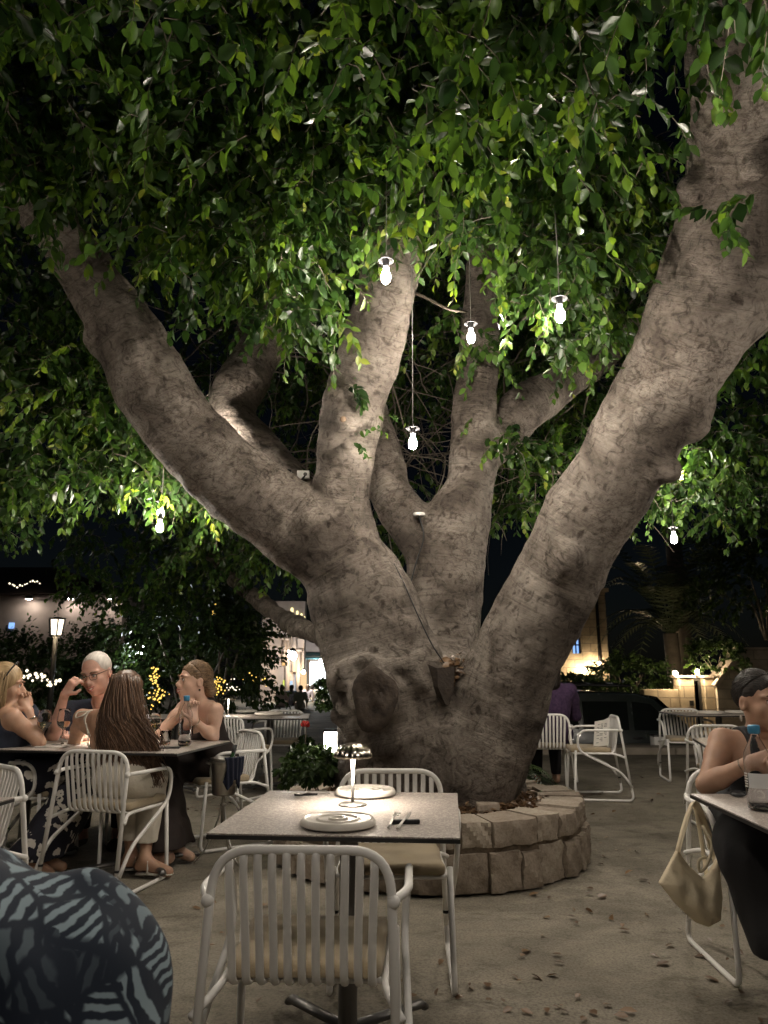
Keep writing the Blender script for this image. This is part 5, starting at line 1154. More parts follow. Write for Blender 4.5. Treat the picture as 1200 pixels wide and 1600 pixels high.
hair_strands(root, 'bob_hair', M['hair_blonde'], c, A, hs, [(rnd.uniform(-2.05, 2.05), rnd.uniform(-.02, .085)) for _ in range(1100)], fn, .0024, 4)
mb = MB(); mb.tube(spline([c + A @ Vector(v) * hs for v in ((.09, .0, .02), (.075, .035, .095), (0, .05, .138), (-.075, .035, .095), (-.09, .0, .02))], 5), .0045, 6); under(mb.build('hairband_sunglasses', M['black']), root)
mb = MB(); d = nrm(J['wrR'] - J['elR']); q = d.to_track_quat('Z', 'Y'); mb.tube([J['wrR'] - d * .06 + q @ Vector((.031 * math.cos(a), .031 * math.sin(a), 0)) for a in [i * math.pi / 8 for i in range(17)]], .006, 6, cap=False); under(mb.build('watch', M['gold']), root)

# -- woman in black at the right edge
J = dict(pel=Vector((w5.x, w5.y + .0, .56)), neck=P(1190, 1152, 3.38), head=P(1187, 1096, 3.32), face=Vector((.30, -.95, -.05)), bust=True, fw=Vector((.35, -.92, -.1)))
J.update(shR=P(1128, 1158, 3.36), shL=P(1262, 1165, 3.42), elR=P(1104, 1226, 3.22), wrR=P(1172, 1192, 3.06), elL=P(1275, 1235, 3.25), wrL=P(1225, 1215, 3.05))
pel = J['pel']
J.update(hipL=pel + Vector((.08, 0, 0)), hipR=pel - Vector((.08, 0, 0)), knL=Vector((pel.x + .04, pel.y - .45, .55)), knR=Vector((pel.x - .235, pel.y - .42, .55)), anL=Vector((pel.x + .06, pel.y - .50, .10)), anR=Vector((pel.x - .12, pel.y - .50, .10)), toL=Vector((pel.x + .06, pel.y - .64, .04)), toR=Vector((pel.x - .12, pel.y - .64, .04)))
root, A, tp, fr = person('woman with slicked-back dark hair in a black dress, elbow on the table', J, M['skin_olive'], 1.0, 1.04, (M['iris_dark'], M['brow_dark'], M['lip'], .1, False), [('R', (.8, -.35, .25), (-.3, -.6, .6), .8, 1), ('L', (-.7, -.5, .3), (.3, -.6, .6), .8, -1)])
clothes(root, 'black_dress', M['blackdress'], J, tp + leg_prims(J, 'L', 1.5) + leg_prims(J, 'R', 1.5) + [('cone', J['knL'], J['knR'], .11, .11, .1), ('cone', J['knL'], J['anL'], .12, .13, .06), ('cone', J['knR'], J['anR'], .12, .13, .06), ('cone', J['anL'] + Vector((0, 0, .2)), J['anR'] + Vector((0, 0, .2)), .12, .12, .1)], .014, keep=[(pel.lerp(J['neck'], .74), fr[0]), (Vector((0, 0, .20)), (0, 0, -1))], wrinkle=.012)
for x in (-1, 1): strap_band(root, 'dress_strap', M['blackdress'], J, tp, fr, x * .115, .036, .70, .012)
skullcap(root, 'slick_hair', M['hair_dark'], J['head'], A, 1.04, (.079, .100, .091), (0, -.020, .039), [((0, .105, -.025), (.070, .088, .090)), ((.085, .018, -.045), (.03, .04, .045)), ((-.085, .018, -.045), (.03, .04, .045))], amp=.0015)
slick(root, 'hair_strands', M['hair_dark'], J['head'], A, 1.04, 1000, (0, -.12, -.03), .62, r=.0022, seed=3)
for x in (-1, 1):
    mb = MB(); q = J['head'] + A @ Vector((x * .086, -.008, -.062)) * 1.1; mb.tube([q + Vector((.010 * math.cos(a) * .5, .010 * math.cos(a) * .5, .012 * math.sin(a))) for a in [i * math.pi / 6 for i in range(13)]], .0028, 5, cap=False); under(mb.build('earring', M['steel']), root)
mb = MB(); d = nrm(J['wrR'] - J['elR']); q = d.to_track_quat('Z', 'Y'); mb.tube([J['wrR'] - d * .03 + q @ Vector((.030 * math.cos(a), .030 * math.sin(a), 0)) for a in [i * math.pi / 8 for i in range(17)]], .0018, 5, cap=False); under(mb.build('bracelet', M['gold']), root)

# -- person in the printed shirt close to the camera, bottom left
J = dict(pel=Vector((-.72, 1.12, .50)), neck=Vector((-.72, 1.08, .89)), head=Vector((-.80, 1.06, 1.08)), face=Vector((-.7, .7, 0)), fw=Vector((-.7, .7, 0)))
J.update(shR=P(85, 1555, 1.18), shL=Vector((-.86, .92, .93)), elR=P(130, 1780, 1.12), wrR=P(-20, 1800, 1.3), elL=Vector((-.95, .95, .62)), wrL=Vector((-1.05, 1.2, .62)))
J.update(hipL=J['pel'] + Vector((-.07, -.07, 0)), hipR=J['pel'] + Vector((.07, .07, 0)), knL=J['pel'] + Vector((-.36, .25, 0)), knR=J['pel'] + Vector((-.22, .38, 0)), anL=Vector((-1.08, 1.38, .08)), anR=Vector((-.95, 1.5, .08)), toL=Vector((-1.18, 1.46, .03)), toR=Vector((-1.05, 1.6, .03)))
root, A, tp, fr = person('person in a blue and white printed shirt, close to us at the bottom left', J, M['skin_fair'], 1.1, 1.0, None, [('R', (-1, .3, 0), (0, 0, 1), .5, 1), ('L', (-.4, 1, 0), (0, 0, 1), .5, -1)], female=False, res=.009)
shp = tp + [('cone', J['neck'] + Vector((.12, 0, -.07)), J['shR'] - Vector((.05, 0, .0)), .125, .125, .08), ('cone', J['shR'] - Vector((.09, 0, .02)), J['shR'], .13, .122, .08), ('cone', J['shR'], J['shR'].lerp(J['elR'], .6), .105, .098, .08), ('cone', J['shR'].lerp(J['elR'], .6), J['elR'], .098, .095, .05), ('cone', J['shL'], J['elL'], .075, .07, .05)]
clothes(root, 'printed_shirt', M['shirtprint'], J, shp, .014, keep=[(Vector((0, 0, .42)), (0, 0, -1))], wrinkle=.014, res=.0075)
clothes(root, 'trousers', M['darktrousers'], J, tp[:1] + leg_prims(J, 'L', 1.2) + leg_prims(J, 'R', 1.2), .008, keep=[(Vector((0, 0, .1)), (0, 0, -1))], res=.012, wrinkle=0)
skullcap(root, 'short_hair', M['hair_dark'], J['head'], A, 1.0, (.082, .102, .093), (0, -.0175, .036), [((0, .105, -.03), (.09, .09, .095))], amp=.002, res=.008)

# -- person in purple seen from behind beyond the trunk
cx, cy = [(c_.location.x + .10, c_.location.y) for c_ in CH_USED if 'purple' in c_['label']][0]
J = dict(pel=Vector((cx, cy + .03, .55)), neck=Vector((cx + .05, cy + .02, 1.02)), head=Vector((cx + .02, cy + .06, 1.20)), face=Vector((.1, 1, 0)), fw=Vector((0, 1, 0)))
J.update(shL=Vector((cx - .16, cy + .05, .98)), shR=Vector((cx + .20, cy + .03, .98)), elL=Vector((cx - .22, cy + .25, .74)), elR=Vector((cx + .27, cy + .15, .72)), wrL=Vector((cx - .05, cy + .4, .75)), wrR=Vector((cx + .1, cy + .38, .75)))
J.update(hipL=J['pel'] + Vector((-.08, 0, 0)), hipR=J['pel'] + Vector((.08, 0, 0)), knL=J['pel'] + Vector((-.1, .42, 0)), knR=J['pel'] + Vector((.1, .42, 0)), anL=Vector((cx - .1, cy + .42, .08)), anR=Vector((cx + .1, cy + .42, .08)), toL=Vector((cx - .1, cy + .57, .03)), toR=Vector((cx + .1, cy + .57, .03)))
root, A, tp, fr = person('dark-haired person in a purple knitted top seen from behind, half hidden by the trunk', J, M['skin_olive'], 1.0, 1.05, None, [('L', (.8, .4, 0), (0, 0, 1), .6, 1), ('R', (-.8, .4, 0), (0, 0, 1), .6, -1)], res=.009)
M['purple'] = mat('purple_knit', (.022, .010, .036), .95, col2=(.055, .028, .065), vscale=40, bump=.6, bscale=90)
clothes(root, 'knitted_top', M['purple'], J, tp + arm_prims(J, 'L', 1.2)[:3] + arm_prims(J, 'R', 1.2)[:3], .014, res=.01)
clothes(root, 'trousers', M['darktrousers'], J, tp[:1] + leg_prims(J, 'L', 1.2) + leg_prims(J, 'R', 1.2), .01, keep=[(Vector((0, 0, .1)), (0, 0, -1))], res=.012, wrinkle=0)
skullcap(root, 'dark_hair', M['hair_dark'], J['head'], A, 1.05, (.09, .11, .105), (0, -.02, .03), [((0, .12, -.03), (.09, .09, .095))], extra=[((0, -.06, 0), (0, -.08, -.15), .085, .07)], res=.009)
# ------------------------------------------------------------------ lower street level, kerb, road
def street_z(Y): return -.95 - .38 * min(max((Y - 13) / 30, 0), 1)
mb = MB(); ysx = [13.0, 16, 20, 26, 34, 43, 60, 120, 600]; xsx = [-500, -60, -20, -8, 0, 8, 20, 60, 500]
V = [(x, y, street_z(y)) for y in ysx for x in xsx]; mb.add(V, [(j * 9 + i, j * 9 + i + 1, (j + 1) * 9 + i + 1, (j + 1) * 9 + i) for j in range(8) for i in range(8)])
mb.add([(x, y, z) for x in (-500, 500) for y, z in ((13.0, -.95), (13.0, -.02))], [(0, 1, 3, 2)])
tag(mb.build('street', M['asphalt'], smooth=False), kind='structure')
mb = MB(); r3 = random.Random(2); x = 1.6
while x < 9:
    w_ = r3.uniform(.7, 1.0); mb.box((x, 11.35 + r3.uniform(-.01, .01), -.1), (x + w_ - .012, 11.75, .085 + r3.uniform(-.006, .006)), .02); x += w_
tag(mb.build('kerb', M['kerb']), kind='structure')

# ------------------------------------------------------------------ shrubs, palms, small plants
def shrub(name, label, cat, c, r, n, m, lsize, seed, droop=.3, group=None, leafn=12, stem=True):
    g = np.random.default_rng(seed); c = np.array(tuple(c)); t = empty(name, tuple(c)); tag(t, label, cat, group)
    v = g.normal(0, 1, (n, 3)); v /= np.linalg.norm(v, axis=1, keepdims=True); v[:, 2] = np.where(v[:, 2] < -.55, -v[:, 2], v[:, 2])
    lump = 1 + .22 * np.sin(v[:, 0] * 5 + seed) * np.sin(v[:, 1] * 4 + 2 * seed) + .15 * np.sin(v[:, 2] * 7 + seed)
    A_ = c + np.array([0, 0, r[2]]) + v * np.array(r) * (g.uniform(.45, 1, (n, 1)) ** .5) * lump[:, None]
    pos, yd, nd, sz, ti, tp = sprays(A_, v + (0, 0, .2), g.uniform(.5, 1, n) * min(r) * .55, leafn, droop, lsize)
    leaf_mesh('foliage', pos, yd, nd, sz, ti, m, t)
    if stem:
        mb = MB()
        for k in range(4):
            a = k * 1.7 + seed; mb.tube(spline([Vector(c) + Vector((.05 * math.cos(a), .05 * math.sin(a), 0)), Vector(c) + Vector((.2 * r[0] * math.cos(a), .2 * r[1] * math.sin(a), r[2] * .6)), Vector(c) + Vector((.5 * r[0] * math.cos(a), .5 * r[1] * math.sin(a), r[2] * 1.3))], 4), [.03 * r[2], .01 * r[2]], 6)
        under(mb.build('stem', M['twig']), t)
    return t
def base(x, Y, z=None): p = P(x, 1045, Y); p.z = street_z(Y) if z is None else z; return p
HG = 'dark shrubs behind the dining tables'
for x, Y, rr, n, lab, sd in [(-30, 11.5, (1.0, .8, .62), 260, 'dark shrub behind the blonde woman, at the left edge', 1), (75, 12.5, (1.1, .8, .78), 320, 'dark shrub under the lantern post', 2), (150, 13.2, (1.0, .9, 1.12), 320, 'tall dark shrub behind the man in glasses', 3),
        (245, 14.0, (1.2, .9, 1.5), 380, 'dark shrub with the white globe lights in it', 4), (300, 12.2, (1.25, .9, 1.35), 420, 'dark feathery shrub right of the laughing woman', 5), (345, 11.9, (.55, .6, 1.12), 260, 'dark shrub whose fronds reach over the lit street', 6), (20, 17, (2.2, 1, 1.25), 300, 'long dark bush below the floodlit wall', 7), (195, 18, (1.6, 1, 1.55), 280, 'bush standing up against the floodlit wall', 8)]:
    shrub('shrub', lab, 'shrub', base(x, Y, 0 if Y < 13 else street_z(Y)), rr, n, M['hedgeleaf'], (.06, .12), sd, .35, HG, 14)
shrub('leafy_plant', 'leafy geranium beside the far chair, with one red flower', 'plant', G(462, 1232, 0) + Vector((.08, .1, 0)), (.14, .14, .24), 46, M['hedgeleaf'], (.05, .09), 12, .2)
fl = empty('red_flower', P(477, 1131, 6.9)); tag(fl, 'single red flower above the leafy geranium', 'flower'); mb = MB()
for k in range(9): a = k * 2.4; mb.ball((.022 * math.cos(a) * (k > 0), .022 * math.sin(a), .012 * math.sin(k * 3)), .02, 8, 6)
mb.build('petals', mat('red_petals', (.35, .02, .015), .6), fl); mb = MB(); mb.tube([(0, 0, -.25), (.01, 0, 0)], .004, 5); mb.build('stem', M['twig'], fl)
shrub('potted_bush', 'bushy dark plant by the planter lantern, left of the trunk', 'plant', P(478, 1250, 4.95) * 1.0 + Vector((0, .35, 0)), (.17, .17, .13), 110, M['hedgeleaf'], (.035, .07), 13, .3)
shrub('hanging_fern', 'dark fern clinging to the left foot of the trunk', 'fern', P(512, 1122, 5.9), (.08, .10, .13), 50, M['hedgeleaf'], (.03, .06), 14, .9, stem=False)
# fern on the right rim
def fronds(name, label, cat, c, n, L, m, seed, spread=.9, up=.8, width=.05, g=None, trunk=0):
    rg = random.Random(seed); t = empty(name, tuple(c)); tag(t, label, cat, g); mb = MB(); tint = []
    for k in range(n):
        a = rg.uniform(0, 6.283); l = L * rg.uniform(.7, 1.1); o = Vector((math.cos(a), math.sin(a), 0)); u = rg.uniform(.3, 1) * up; pts = []
        for i in range(11):
            s_ = i / 10; pts.append(Vector((0, 0, trunk)) + o * l * spread * s_ + Vector((0, 0, l * (u * s_ * 1.6 - 1.35 * s_ * s_ * (.5 + .5 * spread)))))
        n0 = len(mb.v); mb.tube(pts, [.004 * L + .003, .001], 4)
        for i in range(1, 11):
            for sub in (0, .5):
                p = pts[i - 1].lerp(pts[i], sub + .3); d = nrm(pts[i] - pts[i - 1]); x = nrm(d.cross(Vector((0, 0, 1)))); w_ = width * L * 2.2 * math.sin(math.pi * min(1, (i - 1 + sub) / 10.5 * .9 + .1)) + .01
                for sg in (-1, 1):
                    q = p + (x * sg * .85 + d * .5 + Vector((0, 0, -.15))) * w_; e = d * w_ * .11; h_ = Vector((0, 0, w_ * .03)); mb.add([p - e, p + e, q, p + h_], [(0, 1, 2), (0, 3, 2)])
        tint += [rg.random()] * (len(mb.v) - n0)
    o = mb.build('fronds', m, t); set_tint(o, tint)
    if trunk:
        mb = MB(); mb.tube([(0, 0, 0), (.04, 0, trunk * .5), (0, 0, trunk + .1)], [.22, .19, .2], 12); mb.build('trunk', M['twig'], t)
    return t
fronds('fern', 'green fern arching over the right rim of the planter', 'fern', P(800, 1222, 6.35), 13, .42, M['hedgeleaf'], 4, 1.0, .9, .09)
fronds('palm_tree', 'dark palm with spreading fronds beyond the parked car', 'palm', base(1052, 21), 44, 2.7, M['palmleaf'], 6, .8, 1.5, .07, trunk=3.1)
t = empty('palm_tree', tuple(base(1066, 24))); tag(t, 'tall bare palm trunk rising behind the spreading palm', 'palm'); mb = MB(); mb.tube([(0, 0, 0), (.1, 0, 3), (0, 0, 7.5)], [.32, .26, .24], 14); mb.build('trunk', M['twig'], t)
shrub('tree', 'dark leafy tree above the stair wall at the right edge', 'tree', P(1200, 1000, 17), (1.3, 1.2, 1.2), 300, M['hedgeleaf'], (.10, .18), 21, .5)
shrub('shrub', 'creeper bush on the wall beside the gate lamps', 'shrub', P(1120, 1060, 17.6), (.7, .4, .42), 160, M['hedgeleaf'], (.06, .11), 22, .3)
shrub('shrub', 'lit bush under the house lamp beyond the trunk', 'shrub', P(903, 1088, 22.5), (.55, .4, .30), 130, M['hedgeleaf'], (.08, .14), 23, .3)
shrub('shrub', 'dark bush between the stone house and the low wall', 'shrub', P(985, 1105, 19.5), (1.0, .6, .62), 240, M['hedgeleaf'], (.07, .13), 24, .3)
shrub('shrub', 'dark hedge top running above the parked car roof', 'shrub', P(925, 1095, 18.5), (1.3, .5, .22), 260, M['hedgeleaf'], (.07, .12), 25, .3)

# ------------------------------------------------------------------ walls and houses
def brickwall(name, c1, c2, cm, sc=1.0, bw=.55, bh=.26):
    m = bpy.data.materials.new(name); N, L = nt(m); b = N['Principled BSDF']; tc = N.new('ShaderNodeTexCoord'); sx = N.new('ShaderNodeSeparateXYZ'); L.new(tc.outputs['Object'], sx.inputs[0]); cb = N.new('ShaderNodeCombineXYZ'); ad = N.new('ShaderNodeMath'); L.new(sx.outputs[0], ad.inputs[0]); L.new(sx.outputs[1], ad.inputs[1]); L.new(ad.outputs[0], cb.inputs[0]); L.new(sx.outputs[2], cb.inputs[1])
    br = N.new('ShaderNodeTexBrick'); L.new(cb.outputs[0], br.inputs['Vector']); br.inputs['Color1'].default_value = (*c1, 1); br.inputs['Color2'].default_value = (*c2, 1); br.inputs['Mortar'].default_value = (*cm, 1); br.inputs['Scale'].default_value = sc; br.inputs['Brick Width'].default_value = bw; br.inputs['Row Height'].default_value = bh; br.inputs['Mortar Size'].default_value = .012
    n = noise(N, L, tc.outputs['Object'], 5, 7); c = mix(N, L, br.outputs['Color'], ramp(N, L, n.outputs['Fac'], [(.3, (.6, .6, .6)), (.7, (1.1, 1.1, 1.1))]).outputs[0], .8, 'MULTIPLY'); L.new(c, b.inputs['Base Color']); b.inputs['Roughness'].default_value = .9
    bp = N.new('ShaderNodeBump'); bp.inputs['Distance'].default_value = .02; L.new(br.outputs['Fac'], bp.inputs['Height']); bp.invert = True; bp.inputs['Strength'].default_value = .6; L.new(bp.outputs[0], b.inputs['Normal']); return m
M['ashlar'] = brickwall('limestone_ashlar', (.40, .32, .22), (.33, .26, .18), (.20, .16, .12)); M['block'] = brickwall('plain_blockwork', (.34, .29, .23), (.31, .265, .21), (.22, .19, .15), 1, .6, .22)
M['warm'] = emit('warm_lamp', (1, .78, .48), 420); M['cool'] = emit('cool_lamp', (.92, .96, 1), 220); M['fairy'] = emit('fairy_light', (1, .62, .13), 1.6); M['fairywhite'] = emit('fairy_light_white', (1, .86, .62), 2.2); M['bluewin'] = emit('blue_lit_pane', (.25, .45, .95), 1.1); M['flood'] = emit('wall_flood', (1, .90, .80), 95)
M['iron'] = mat('dark_iron', (.015, .014, .013), .5); M['plaster'] = mat('pale_plaster', (.30, .245, .21), .9, var=.15, vscale=2, bump=.3, bscale=12); M['roof'] = mat('dark_roof', (.05, .035, .03), .9, var=.2)
def wall_lamp(p, label, m='warm', r=.07, g=None):
    t = empty('wall_lamp', p); tag(t, label, 'wall lamp', g); mb = MB(); mb.ball((0, 0, 0), r, 12, 8); mb.build('globe', M[m], t)
    mb = MB(); mb.lathe([(r * .3, r * 1.0), (r * 1.1, r * 1.05), (r * .5, r * 1.7), (.001, r * 1.9)], 12); mb.tube([(0, 0, r * 1.6), (0, .10, r * 1.9), (0, .26, r * .5)], r * .14, 6); mb.build('bracket', M['iron'], t); return t
# stone house at the right
hz = street_z(25); hc = P(925, 1045, 25.0); house = empty('stone_house', (hc.x, 25, hz)); tag(house, 'limestone house with a blue-lit window and two wall lamps', 'house')
x0, x1 = P(845, 1045, 25).x - hc.x, P(952, 1045, 25).x - hc.x; ztop = P(925, 925, 25).z - hz
wx0, wx1 = P(896, 1045, 25).x - hc.x, P(910, 1045, 25).x - hc.x; wz0, wz1 = P(900, 1021, 25).z - hz, P(900, 994, 25).z - hz
mb = MB()
for lo, hi in [((x0, 0, 0), (wx0, .4, ztop)), ((wx1, 0, 0), (x1, .4, ztop)), ((wx0, 0, 0), (wx1, .4, wz0)), ((wx0, 0, wz1), (wx1, .4, ztop)), ((x1 - .4, .4, 0), (x1, 6, ztop))]: mb.box(lo, hi)
mb.build('wall', M['ashlar'], house, False)
f = MB(); f.box((wx0, .10, wz0), (wx0 + .04, .2, wz1)); f.box((wx1 - .04, .10, wz0), (wx1, .2, wz1)); f.box((wx0, .1, (wz0 + wz1) / 2 - .02), (wx1, .19, (wz0 + wz1) / 2 + .02)); f.box(((wx0 + wx1) / 2 - .015, .1, wz0), ((wx0 + wx1) / 2 + .015, .18, wz1)); fo = f.build('window', M['iron'], house, False)
f = MB(); f.box((wx0 + .04, .21, wz0), (wx1 - .04, .23, wz1)); f.build('pane', M['bluewin'], fo, False)
f = MB(); f.box((x0, -.06, wz0 - .95), (x1, -.001, wz0 - .87)); f.box((x0, -.1, ztop), (x1 + .1, 6, ztop + .12)); f.build('string_course', M['ashlar'], house, False)
f = MB(); f.tube([(x1 - .3, -.05, 0), (x1 - .3, -.05, ztop)], .05, 8); f.build('drainpipe', M['iron'], house)
wall_lamp(P(915, 1047, 24.7), 'bright lamp low on the stone house wall, above the lit bush'); wall_lamp(P(936, 1036, 24.7), 'small lamp higher on the stone house, near its corner', r=.045)
# gate, pillars, low wall
def solid(name, label, cat, parts):
    t = empty(name, parts[0][2][0] if False else (0, 0, 0)); cen = Vector(parts[0][3]); t.location = cen; tag(t, label, cat)
    for nm, mt_, boxes, _ in parts:
        mb = MB()
        for lo, hi, bv in boxes: mb.box(Vector(lo) - cen, Vector(hi) - cen, bv)
        mb.build(nm, M[mt_], t, False)
    return t
Yg = 18.0; gz0 = street_z(Yg)
def gx(x): return P(x, 1045, Yg).x
def gzz(y): return P(1080, y, Yg).z
for xa, xb, lab in ((1055, 1077, 'left stone gate pillar with the small plaque'), (1093, 1108, 'right stone gate pillar, against the stair wall')):
    solid('gate_pillar', lab, 'pillar', [('shaft', 'ashlar', [((gx(xa), Yg - .2, gz0), (gx(xb), Yg + .2, gzz(1059)), .01)], (gx((xa + xb) / 2), Yg, gz0)), ('cap', 'plaster', [((gx(xa) - .04, Yg - .24, gzz(1059)), (gx(xb) + .04, Yg + .24, gzz(1055)), .01)], (gx((xa + xb) / 2), Yg, gz0))])
mb = MB(); ps = MB(); ps.box((gx(1068), Yg - .225, gzz(1102)), (gx(1074), Yg - .202, gzz(1094)), .003); o = ps.build('plaque', M['iron'], None, False); tag(o, 'small dark plaque on the left gate pillar', 'plaque')
t = empty('garden_gate', (gx(1085), Yg, gz0)); tag(t, 'dark slatted iron garden gate between the lit pillars', 'gate'); cx_ = gx(1085); hw = gx(1093) - cx_ - .02; gh = gzz(1060) - gz0
mb = MB(); mb.box((-hw, -.03, .05), (-hw + .05, .03, gh)); mb.box((hw - .05, -.03, .05), (hw, .03, gh)); mb.box((-hw + .05, -.03, gh - .06), (hw - .05, .03, gh)); mb.build('frame', M['iron'], t, False)
mb = MB()
for k in range(7): xx = -hw + .07 + (2 * hw - .14) * k / 6; mb.box((xx - .022, -.012, .08), (xx + .022, .012, gh - .061))
mb.build('slats', M['iron'], t, False)
wall_lamp(P(1055, 1052, 17.7), 'warm lamp by the left gate pillar, among the creeper', r=.055); wall_lamp(P(1090, 1050, 17.7), 'warm lamp above the garden gate', r=.055)
solid('low_wall', 'low rough stone wall left of the garden gate', 'wall', [('wall', 'ashlar', [((gx(1000), Yg - .15, gz0), (gx(1054), Yg + .15, gzz(1077)), .02)], (gx(1030), Yg, gz0))])
sw = empty('stair_wall', (gx(1150), Yg, gz0)); tag(sw, 'tall blockwork stair wall with a sloping parapet at the right edge', 'wall'); cx_ = gx(1150)
poly = [(gx(1109) - cx_, 0), (gx(1420) - cx_, 0), (gx(1420) - cx_, gzz(1012) - gz0), (gx(1142) - cx_, gzz(1012) - gz0), (gx(1142) - cx_, gzz(1032) - gz0), (gx(1109) - cx_, gzz(1074) - gz0)]
rotx = Matrix(((1, 0, 0, 0), (0, 0, 1, -.3), (0, 1, 0, 0), (0, 0, 0, 1)))
mb = MB(); mb.prism(poly, 0, .5, rotx); mb.build('wall', M['block'], sw, False)
mb = MB(); a = Vector((gx(1108) - cx_, 0, gzz(1074) - gz0)); b = Vector((gx(1142) - cx_, 0, gzz(1033) - gz0)); d = b - a; nn = Vector((-d.z, 0, d.x)).normalized() * .09
mb.add([a + Vector((0, -.36, 0)), b + Vector((0, -.36, 0)), b + nn + Vector((0, -.36, 0)), a + nn + Vector((0, -.36, 0)), a + Vector((0, .25, 0)), b + Vector((0, .25, 0)), b + nn + Vector((0, .25, 0)), a + nn + Vector((0, .25, 0))], [(0, 1, 2, 3), (7, 6, 5, 4), (0, 4, 5, 1), (3, 2, 6, 7), (0, 3, 7, 4), (1, 5, 6, 2)]); mb.build('coping', M['plaster'], sw, False)
# floodlit building at the left
Yb = 25.0; bz = street_z(Yb); bc = P(60, 1045, Yb).x; bld = empty('floodlit_building', (bc, Yb, bz)); tag(bld, 'pale building with three floodlights below a dark roof, far left', 'building')
bx = lambda x: P(x, 1045, Yb).x - bc; bzz = lambda y: P(60, y, Yb).z - bz
mb = MB(); mb.box((bx(-300), 0, 0), (bx(185), .5, bzz(930)), .0); mb.build('wall', M['plaster'], bld, False)
mb = MB(); apex = bzz(868); V = [(bx(-300), -.4, bzz(929)), (bx(190), -.4, bzz(929)), (bx(190), 7, bzz(929)), (bx(-300), 7, bzz(929)), (bx(10), 3, apex), (bx(-200), 3, apex)]
mb.add(V, [(0, 1, 4, 5), (1, 2, 4), (2, 3, 5, 4), (3, 0, 5), (0, 3, 2, 1)]); mb.build('roof', M['roof'], bld, False)
mb = MB(); mb.box((bx(8), -.05, bzz(982)), (bx(16), -.002, bzz(973))); o = mb.build('blue_screen', M['bluewin'], bld, False)
for x, lab in ((45, 'leftmost floodlight of the pale building'), (110, 'middle floodlight of the pale building'), (172, 'rightmost floodlight of the pale building')):
    t = empty('floodlight', P(x, 934, Yb - .35)); tag(t, lab, 'floodlight'); mb = MB(); mb.lathe([(.001, -.05), (.09, -.05), (.10, 0), (.001, .01)], 12, cap=False); mb.build('lens', M['flood'], t)
    mb = MB(); mb.lathe([(.11, -.04), (.115, .05), (.05, .10), (.001, .10)], 12); mb.tube([(0, 0, .08), (0, .3, .10)], .03, 6); mb.build('housing', M['iron'], t)
def light_string(label, pts, m, r, name='fairy_lights', cat='fairy lights'):
    t = empty(name, pts[0]); tag(t, label, cat); mb = MB(); mb.ball((0, 0, 0), r, 6, 4); b0 = mb.build('bulb', M[m], t); g = random.Random(len(pts))
    for p in pts[1:]:
        b1 = b0.copy(); COL.objects.link(b1); b1.location = Vector(p) - Vector(pts[0]); b1.scale = (g.uniform(.6, 1.15),) * 3
    mb = MB(); mb.tube([Vector(p) - Vector(pts[0]) for p in pts], r * .2, 3); mb.build('wire', M['cable'], t)
def blob(x, y, sx, sy, Y, n, seed):
    g = random.Random(seed); q = [(g.gauss(x, sx), g.gauss(y, sy)) for _ in range(n)]; q.sort(key=lambda v: v[1]); return [P(a, b, Y + g.uniform(-.2, .2)) for a, b in q]
light_string('pale fairy lights strung along the dark roof at the far left', [P(15 + 4 * k + rnd.uniform(-1, 1), 912 + 4 * math.sin(k * .5) + rnd.uniform(-2, 2), 24.4) for k in range(13)], 'fairywhite', .03)
light_string('yellow fairy lights wound round the trunk behind the brown hair', blob(241, 1057, 4, 9, 10.6, 34, 1), 'fairy', .012); light_string('lower yellow fairy lights beside the laughing woman\'s arm', blob(248, 1090, 7, 8, 10.6, 34, 2), 'fairy', .012)
light_string('yellow fairy lights behind the laughing woman\'s shoulder', blob(338, 1078, 7, 6, 10.5, 36, 3), 'fairy', .012); light_string('small yellow fairy lights above the far white-stemmed lamp', blob(340, 1064, 4, 3, 10.5, 12, 4), 'fairy', .011); light_string('white fairy lights beyond the far table lamp', blob(362, 1077, 6, 7, 10.6, 14, 5), 'fairywhite', .009)
light_string('row of warm restaurant lights behind the blonde woman', blob(60, 1061, 17, 5, 10.6, 20, 41), 'fairywhite', .022, 'restaurant_lights', 'restaurant lights')
light_string('warm lights in the branches above the lit street', blob(343, 953, 9, 4, 17, 26, 8), 'fairy', .02); light_string('small lights between the shrubs right of the laughing woman', blob(395, 1060, 16, 8, 11.6, 9, 9), 'fairy', .011)
for p, lab in ((P(222, 1013, 12.0), 'upper white globe lamp in the dark shrub'), (P(219, 1022, 11.9), 'lower white globe lamp in the dark shrub')): wall_lamp(p, lab, 'cool', .035)
# lantern on its post
lp_ = P(87, 995, 11.0); t = empty('lantern_post', (lp_.x, 11.0, 0)); tag(t, 'lit lantern with white panes on a dark post, left', 'street lamp'); zz = lp_.z
mb = MB(); mb.tube([(0, 0, 0), (0, 0, zz)], [.045, .035], 10); mb.lathe([(.09, 0), (.10, .02), (.05, .25), (.04, .3)], 12); mb.build('post', M['iron'], t)
mb = MB(); mb.lathe([(.06, zz), (.115, zz + .02), (.06, zz + .03)], 6)
for k in range(6): a = k * math.pi / 3; mb.tube([(.085 * math.cos(a), .085 * math.sin(a), zz + .02), (.115 * math.cos(a), .115 * math.sin(a), zz + .25)], .010, 5)
mb.lathe([(.12, zz + .25), (.125, zz + .265), (.03, zz + .285)], 6); mb.build('cage', M['iron'], t)
mb = MB(); mb.lathe([(.075, zz + .03), (.10, zz + .245)], 6); mb.build('panes', emit('lantern_pane', (1, .86, .66), 2.2), t); mb = MB(); mb.ball((0, 0, zz + .10), .035, 10, 8); mb.build('flame_bulb', M['warm'], t)
